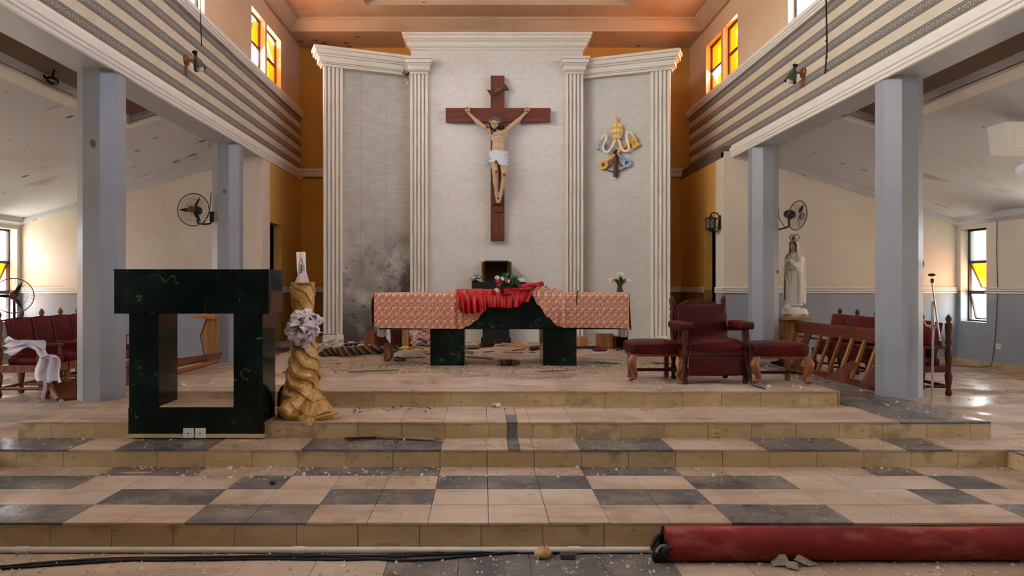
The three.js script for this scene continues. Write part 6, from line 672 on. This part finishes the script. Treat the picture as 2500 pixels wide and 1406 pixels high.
  { const c = on(1022, 852, L4), pats = std({ map: tex(256, 256, (u, v) => { const a = fbm(u, v, 9, 14, 4, 221); return a > 0.56 ? [120, 40, 52] : a > 0.44 ? [206, 186, 158] : [160, 110, 96]; }, [0.5, 0.5]), roughness: 0.9 }); solo('patterned_bundle', 'crumpled bundle of maroon and cream patterned cloth behind the altar leg', 'cloth bundle', moved(metres(nets((x, y, z) => ball([0, 0.13, 0], [0.28, 0.22, 0.2])(x, y, z) + 0.02 * Math.sin(x * 26 + y * 14) + 0.015 * Math.sin(y * 40 + z * 20), [-0.36, 0.01, -0.3], [0.36, 0.42, 0.3], 0.016)), c.x, L4, c.z - 0.5), pats); }
  { const c = on(1005, 860, L4), y = std({ color: 0xd8a818, roughness: 0.5 }), t = thing('yellow_cloth', 'bright yellow plastic strip curling on the floor with a blue patch under the altar', 'plastic strip', V(c.x, L4, c.z)); part(t, 'strip', thick(grid(8, 40, (u, v) => { const x = lerp(-0.22, 0.3, v), w = 0.09 + 0.03 * Math.sin(v * 14); return [x, 0.05 + 0.05 * Math.abs(Math.sin(v * 7)) * (1 - u * 0.4), (u - 0.5) * w * 2 + 0.06 * Math.sin(v * 6) + 0.05 - 0.1 * v]; }), 0.008), y); part(t, 'side_strip', thick(grid(6, 20, (u, v) => [lerp(-0.1, 0.2, v), 0.02 + 0.06 * Math.sin(v * 3) + 0.03 * u, 0.2 + (u - 0.5) * 0.08 - 0.2 * v]), 0.008), y); part(t, 'blue_patch', moved(metres(new THREE.SphereGeometry(0.09, 18, 12)).scale(1, 0.35, 0.8), 0.14, 0.12, -0.1), std({ color: 0x2a4a9a, roughness: 0.5 })); }
  { const c = on(946, 882, L4), t = thing('wooden_bracket', 'shaped wooden bracket standing upright on the platform near the candle end of the altar', 'bracket', V(c.x, L4, c.z)), k = 10.75 / F; part(t, 'plate', moved(slab([[-0.05, 0], [0.03, 0.01], [0.075, 0.06], [0.085, 0.13], [0.06, 0.2], [-0.02, 0.27], [-0.045, 0.26]], 0.04, 0.006), 0, 0, -0.02), M.honey); part(t, 'moulding', moved(slab([[0.0, 0.04], [0.04, 0.05], [0.05, 0.16], [0.0, 0.2]], 0.03, 0.006), 0, 0, 0.02), M.pale); solo('stone', 'two-lobed grey green pebble lump beside the wooden bracket', 'stone', moved(metres(nets(blend([ball([0, 0.03, 0], [0.06, 0.04, 0.05]), ball([0.09, 0.025, 0.01], [0.05, 0.035, 0.04])], 0.02), [-0.1, 0, -0.08], [0.18, 0.1, 0.08], 0.01)), c.x + 0.14, L4, c.z - 0.02), std({ color: 0x6a6a5c, roughness: 0.9 })); }
  { const t = thing('striped_cloth', 'twisted roll of brown and cream striped cloth on the platform beside the gold stand', 'cloth roll', V(0, L4, 0)), mt = std({ map: tex(256, 256, (u, v) => { const k = (v * 4 + 0.6 * fbm(u, v, 4, 4, 4, 3)) % 1; return k < 0.55 ? [46, 32, 22] : k < 0.66 ? [176, 150, 114] : [92, 68, 46]; }, [1, 1]), roughness: 0.9 }), P0 = [[776, 873], [815, 868], [850, 869], [895, 864], [945, 862], [985, 858]].map(([a, b]) => on(a, b, L4)), cv = new THREE.CatmullRomCurve3(P0); part(t, 'roll', grid(40, 90, (u, v) => { const p = cv.getPoint(v), a = u * 6.283, R = 0.06 + 0.045 * Math.sin(Math.min(1, v * 1.25) * Math.PI) + 0.012 * Math.sin(a * 3 + v * 26), e = Math.min(1, v * 12, (1 - v) * 12) ** 0.5; return [p.x, Math.max(0.003, 0.055 + Math.sin(a) * R * 0.85 * e), p.z + Math.cos(a) * R * 1.3 * e, v * 1.2, u + v * 3.2]; }, true), mt); solo('plaster_sheet', 'crumpled pale wrapping heaped behind the wooden bracket', 'wrapping', moved(metres(nets((x, y, z) => ball([0, 0, 0], [0.3, 0.11, 0.16])(x, y, z) + 0.05 * (noise(x * 1.3 + 4, z * 1.3 + y + 4, 8, 8, 3) - 0.5) + 0.03 * (noise(x * 3 + 4, z * 3 + y * 2 + 4, 8, 8, 9) - 0.5), [-0.36, 0.004, -0.22], [0.36, 0.16, 0.22], 0.014)), on(1000, 872, L4).x, L4, on(1000, 872, L4).z), std({ color: 0xb0a590, roughness: 0.9 })); }
  { const c = on(1240, 893, L4), cupM = std({ color: 0x5a4a34, roughness: 0.35, metalness: 0.7 }), cup = lathe([[0, 0], [0.028, 0], [0.034, 0.02], [0.036, 0.09], [0.032, 0.09], [0.03, 0.02], [0, 0.008]], 18), g = thing('metal_cup', 'tarnished metal cup in the cluster of four between the altar legs', 'cup', V(c.x - 0.1, L4, c.z), 0, 'metal cups between the altar legs'); part(g, 'cup', cup, cupM); part(g, 'rim', moved(flat(new THREE.TorusGeometry(0.034, 0.003, 6, 20)), 0, 0.09, 0, Math.PI / 2), M.brass); for (let i = 1; i < 4; i++) { const q = g.clone(); q.name = numbered('metal_cup'); q.position.x += i * 0.062; q.position.z += (i % 2) * 0.04; scene.add(q); } const b = thing('glass_cup', 'small shiny cup standing apart from the cluster of four', 'cup', V(c.x + 0.15, L4, c.z - 0.12)); part(b, 'cup', lathe([[0, 0], [0.024, 0], [0.026, 0.06], [0.022, 0.06], [0.022, 0.01], [0, 0.008]], 18), M.brass); part(b, 'highlight_band', moved(flat(new THREE.TorusGeometry(0.026, 0.003, 6, 20)), 0, 0.055, 0, Math.PI / 2), M.steel); }
  { const c = on(1465, 860, L4), t = thing('shoe', 'maroon cloth slipper on the floor in front of the plain brown box', 'shoe', V(c.x, L4, c.z), 0.2), F0 = blend([ball([0, 0.035, 0], [0.13, 0.035, 0.05]), ball([-0.03, 0.07, 0], [0.05, 0.05, 0.045])], 0.03); part(t, 'upper', nets((x, y, z) => Math.max(F0(x, y, z), -y + 0.012), [-0.16, 0, -0.08], [0.16, 0.15, 0.08], 0.008), std({ color: 0x5a1c2a, roughness: 0.8 })); part(t, 'sole', moved(slab(Array.from({ length: 20 }, (_, i) => { const a = i / 20 * 6.283; return [Math.cos(a) * 0.14, Math.sin(a) * (0.05 + 0.012 * Math.cos(a))]; }), 0.014), 0, 0.014, 0, Math.PI / 2), M.cloth); }
  { const c = on(1214, 995, L3), b = thing('small_bottle', 'small green capped plastic bottle on its side at the top step', 'bottle', V(c.x, L3 + 0.022, c.z), -0.5); const q = lathe([[0, 0], [0.02, 0], [0.022, 0.008], [0.022, 0.05], [0, 0.05]], 18); q.rotateZ(1.57); part(b, 'body', q, std({ color: 0x7aa080, roughness: 0.4 })); const cap = lathe([[0, 0], [0.025, 0], [0.026, 0.004], [0.026, 0.03], [0, 0.03]], 20); cap.rotateZ(-1.57); part(b, 'cap', cap, M.plastic); }
  { const c = on(665, 1183, L1), g = solo('brown_lump', 'small dark brown lump lying on a dark floor tile below the lectern', 'lump', moved(metres(nets((x, y, z) => ball([0, 0.014, 0], [0.026, 0.018, 0.018])(x, y, z) + 0.002 * Math.sin(x * 200), [-0.04, 0, -0.03], [0.04, 0.04, 0.03], 0.005)), c.x, L1, c.z), std({ color: 0x3a1c16, roughness: 0.7 })); }
  { const c = on(435, 948, L3), t = solo('curled_paper', 'curled scrap of white paper on the floor behind the lectern opening', 'paper', thick(grid(10, 6, (u, v) => { const a = u * 2.6; return [c.x + 0.12 * Math.cos(a), L3 + 0.006 + 0.1 * Math.sin(a) * (0.6 + 0.4 * v), c.z + v * 0.12]; }), 0.003), M.cloth); }
  { const c = on(330, 1156, L1), p = solo('cardboard_scrap', 'flat torn scrap of yellowish cardboard on the tread below the lectern', 'cardboard', moved(slab([[-0.13, 0], [-0.05, 0.03], [0.1, 0.02], [0.13, -0.02], [-0.02, -0.03]], 0.004), c.x, L1 + 0.008, c.z, Math.PI / 2), std({ color: 0xb89a68, roughness: 0.9 })); }
  { const c = at(1636, 856, 12.4); solo('red_box', 'tiny bright red scrap on the floor behind the armchair leg', 'scrap', bx(0.07, 0.08, 0.05, at(1828, 0, 10).x, L4 + 0.04, -10, 0.006), std({ color: 0xd8303a, roughness: 0.5 })); }
  for (const [pts, lab] of [[[[770, 846], [700, 850], [690, 856]], 'tangle of green plastic sheeting at the sanctuary doorway behind the lectern']]) solo('green_sheet', lab, 'plastic sheet', moved(metres(nets((x, y, z) => ball([0, 0, 0], [0.36, 0.09, 0.18])(x, y, z) + 0.02 * Math.sin(x * 24 + z * 15), [-0.42, 0.004, -0.24], [0.42, 0.14, 0.24], 0.016)), on(715, 848, L4).x, L4, on(715, 848, L4).z), std({ color: 0x4a5a4a, roughness: 0.7 }));
  { const c = thing('floor_wire', 'black wire trailing from the armchair arm down to the platform edge', 'wire'); part(c, 'wire', tube([at(1826, 790, 8.35), at(1830, 850, 8.2), at(1833, 930, 8.22), on(1836, 941, L4).add(V(0, 0.01, 0)), on(1850, 946, L4).add(V(0, 0.01, 0)), on(1868, 951, L4).add(V(0, 0.01, 0))], 0.007, 60), M.rubber); }
}
// plaster crumbs and grit: nobody could count them
{
  const chip = new THREE.DodecahedronGeometry(1, 0), r = rng(404), m4 = new THREE.Matrix4(), qt = new THREE.Quaternion(), eu = new THREE.Euler();
  const splint = new THREE.BoxGeometry(2.6, 0.3, 0.5);
  function scatter(name, label, mat, list, geo = chip) { const im = new THREE.InstancedMesh(geo, mat, list.length); im.name = numbered(name); im.userData = { kind: 'stuff', label, category: 'rubble' }; im.castShadow = im.receiveShadow = true; list.forEach(([x, y, z, s], i) => { geo === chip ? eu.set(r() * 6, r() * 6, r() * 6) : eu.set((r() - 0.5) * 0.3, r() * 6, (r() - 0.5) * 0.3); qt.setFromEuler(eu); im.setMatrixAt(i, m4.compose(V(x, y + s * 0.3, z), qt, V(s * (0.7 + r() * 0.8), s * (0.35 + r() * 0.4), s * (0.7 + r() * 0.6)))); }); scene.add(im); }
  const zone = (n, x0, x1, d0, d1, y, smin2, smax, bias = 1) => Array.from({ length: n }, () => [lerp(x0, x1, r()), y, -lerp(d0, d1, Math.pow(r(), bias)), smin2 + (smax - smin2) * Math.pow(r(), 4)]);
  scatter('plaster_crumbs', 'white plaster crumbs scattered over the floor at the foot of the lowest step', M.debris, zone(1900, -3.4, 3.8, 4.84, 4.3, 0, 0.002, 0.013, 1.4));
  scatter('plaster_crumbs', 'white plaster crumbs strewn over the wide lowest tread', M.debris, [...zone(650, -4.4, 5, 6.33, 5.9, L1, 0.003, 0.014, 1.8), ...zone(130, -4.2, 4.8, 6.3, 4.9, L1, 0.002, 0.008), ...zone(160, -3, 0, 6.32, 5.9, L1, 0.004, 0.02, 1.5), ...zone(9, -3, 3.4, 6.3, 6, L1, 0.015, 0.03)]);
  scatter('plaster_crumbs', 'white plaster crumbs along the narrow second tread', M.debris, zone(520, -4.6, 4.9, 6.81, 6.4, L2, 0.002, 0.012, 1.8)); scatter('grit_heap', 'dark grit and splinters heaped on the narrow second tread', M.grit, zone(160, -0.95, -0.4, 6.8, 6.5, L2, 0.002, 0.013, 1.4));
  scatter('plaster_crumbs', 'white plaster crumbs along the third tread and the aisle edge', M.debris, [...zone(420, -3.2, 4.6, 7.7, 7.0, L3, 0.002, 0.011, 2), ...zone(160, 4.0, 4.68, 7, 12, L3, 0.003, 0.02)]); scatter('grit_heap', 'dark grit and broken bits heaped below the top step by the gold stand', M.grit, zone(120, -1.35, -0.5, 7.7, 7.3, L3, 0.002, 0.012, 2), );
  scatter('platform_grit', 'grey grit spread around the altar legs', M.grit, [...zone(5200, -2.2, 3, 10.5, 9.3, L4, 0.0015, 0.009, 1.3), ...zone(1800, -1.4, 2, 10.3, 9.8, L4, 0.002, 0.01)]); scatter('plaster_crumbs', 'pale plaster crumbs around the altar and chairs', M.debris, [...zone(700, -2.6, 3.6, 14, 7.8, L4, 0.002, 0.014), ...zone(50, 2, 3.6, 8.4, 7.75, L4, 0.006, 0.02)]);
  scatter('rubble_heap', 'broken plaster rubble heaped along the foot of the altarpiece', M.debris, [...zone(420, -3.2, -1.6, 14.0, 13.4, L4, 0.01, 0.06, 0.8), ...zone(300, -1.6, 3.4, 14.3, 13.7, L4, 0.008, 0.045)]); scatter('wood_splinters', 'dark wooden splinters strewn on the floor behind the altar', std({ map: T.mahogany, color: 0xc0a090, roughness: 0.9 }), [...zone(150, -3, 3.2, 14.1, 12.0, L4, 0.012, 0.09)], splint);
  scatter('plaster_crumbs', 'pale plaster crumbs on the aisle floor around the benches', M.debris, [...zone(500, -8, -4.4, 6.5, 13, L2, 0.004, 0.03), ...zone(300, 4.9, 8.4, 6.5, 13, L2, 0.003, 0.015)]);
}
renderer.render(scene, camera);
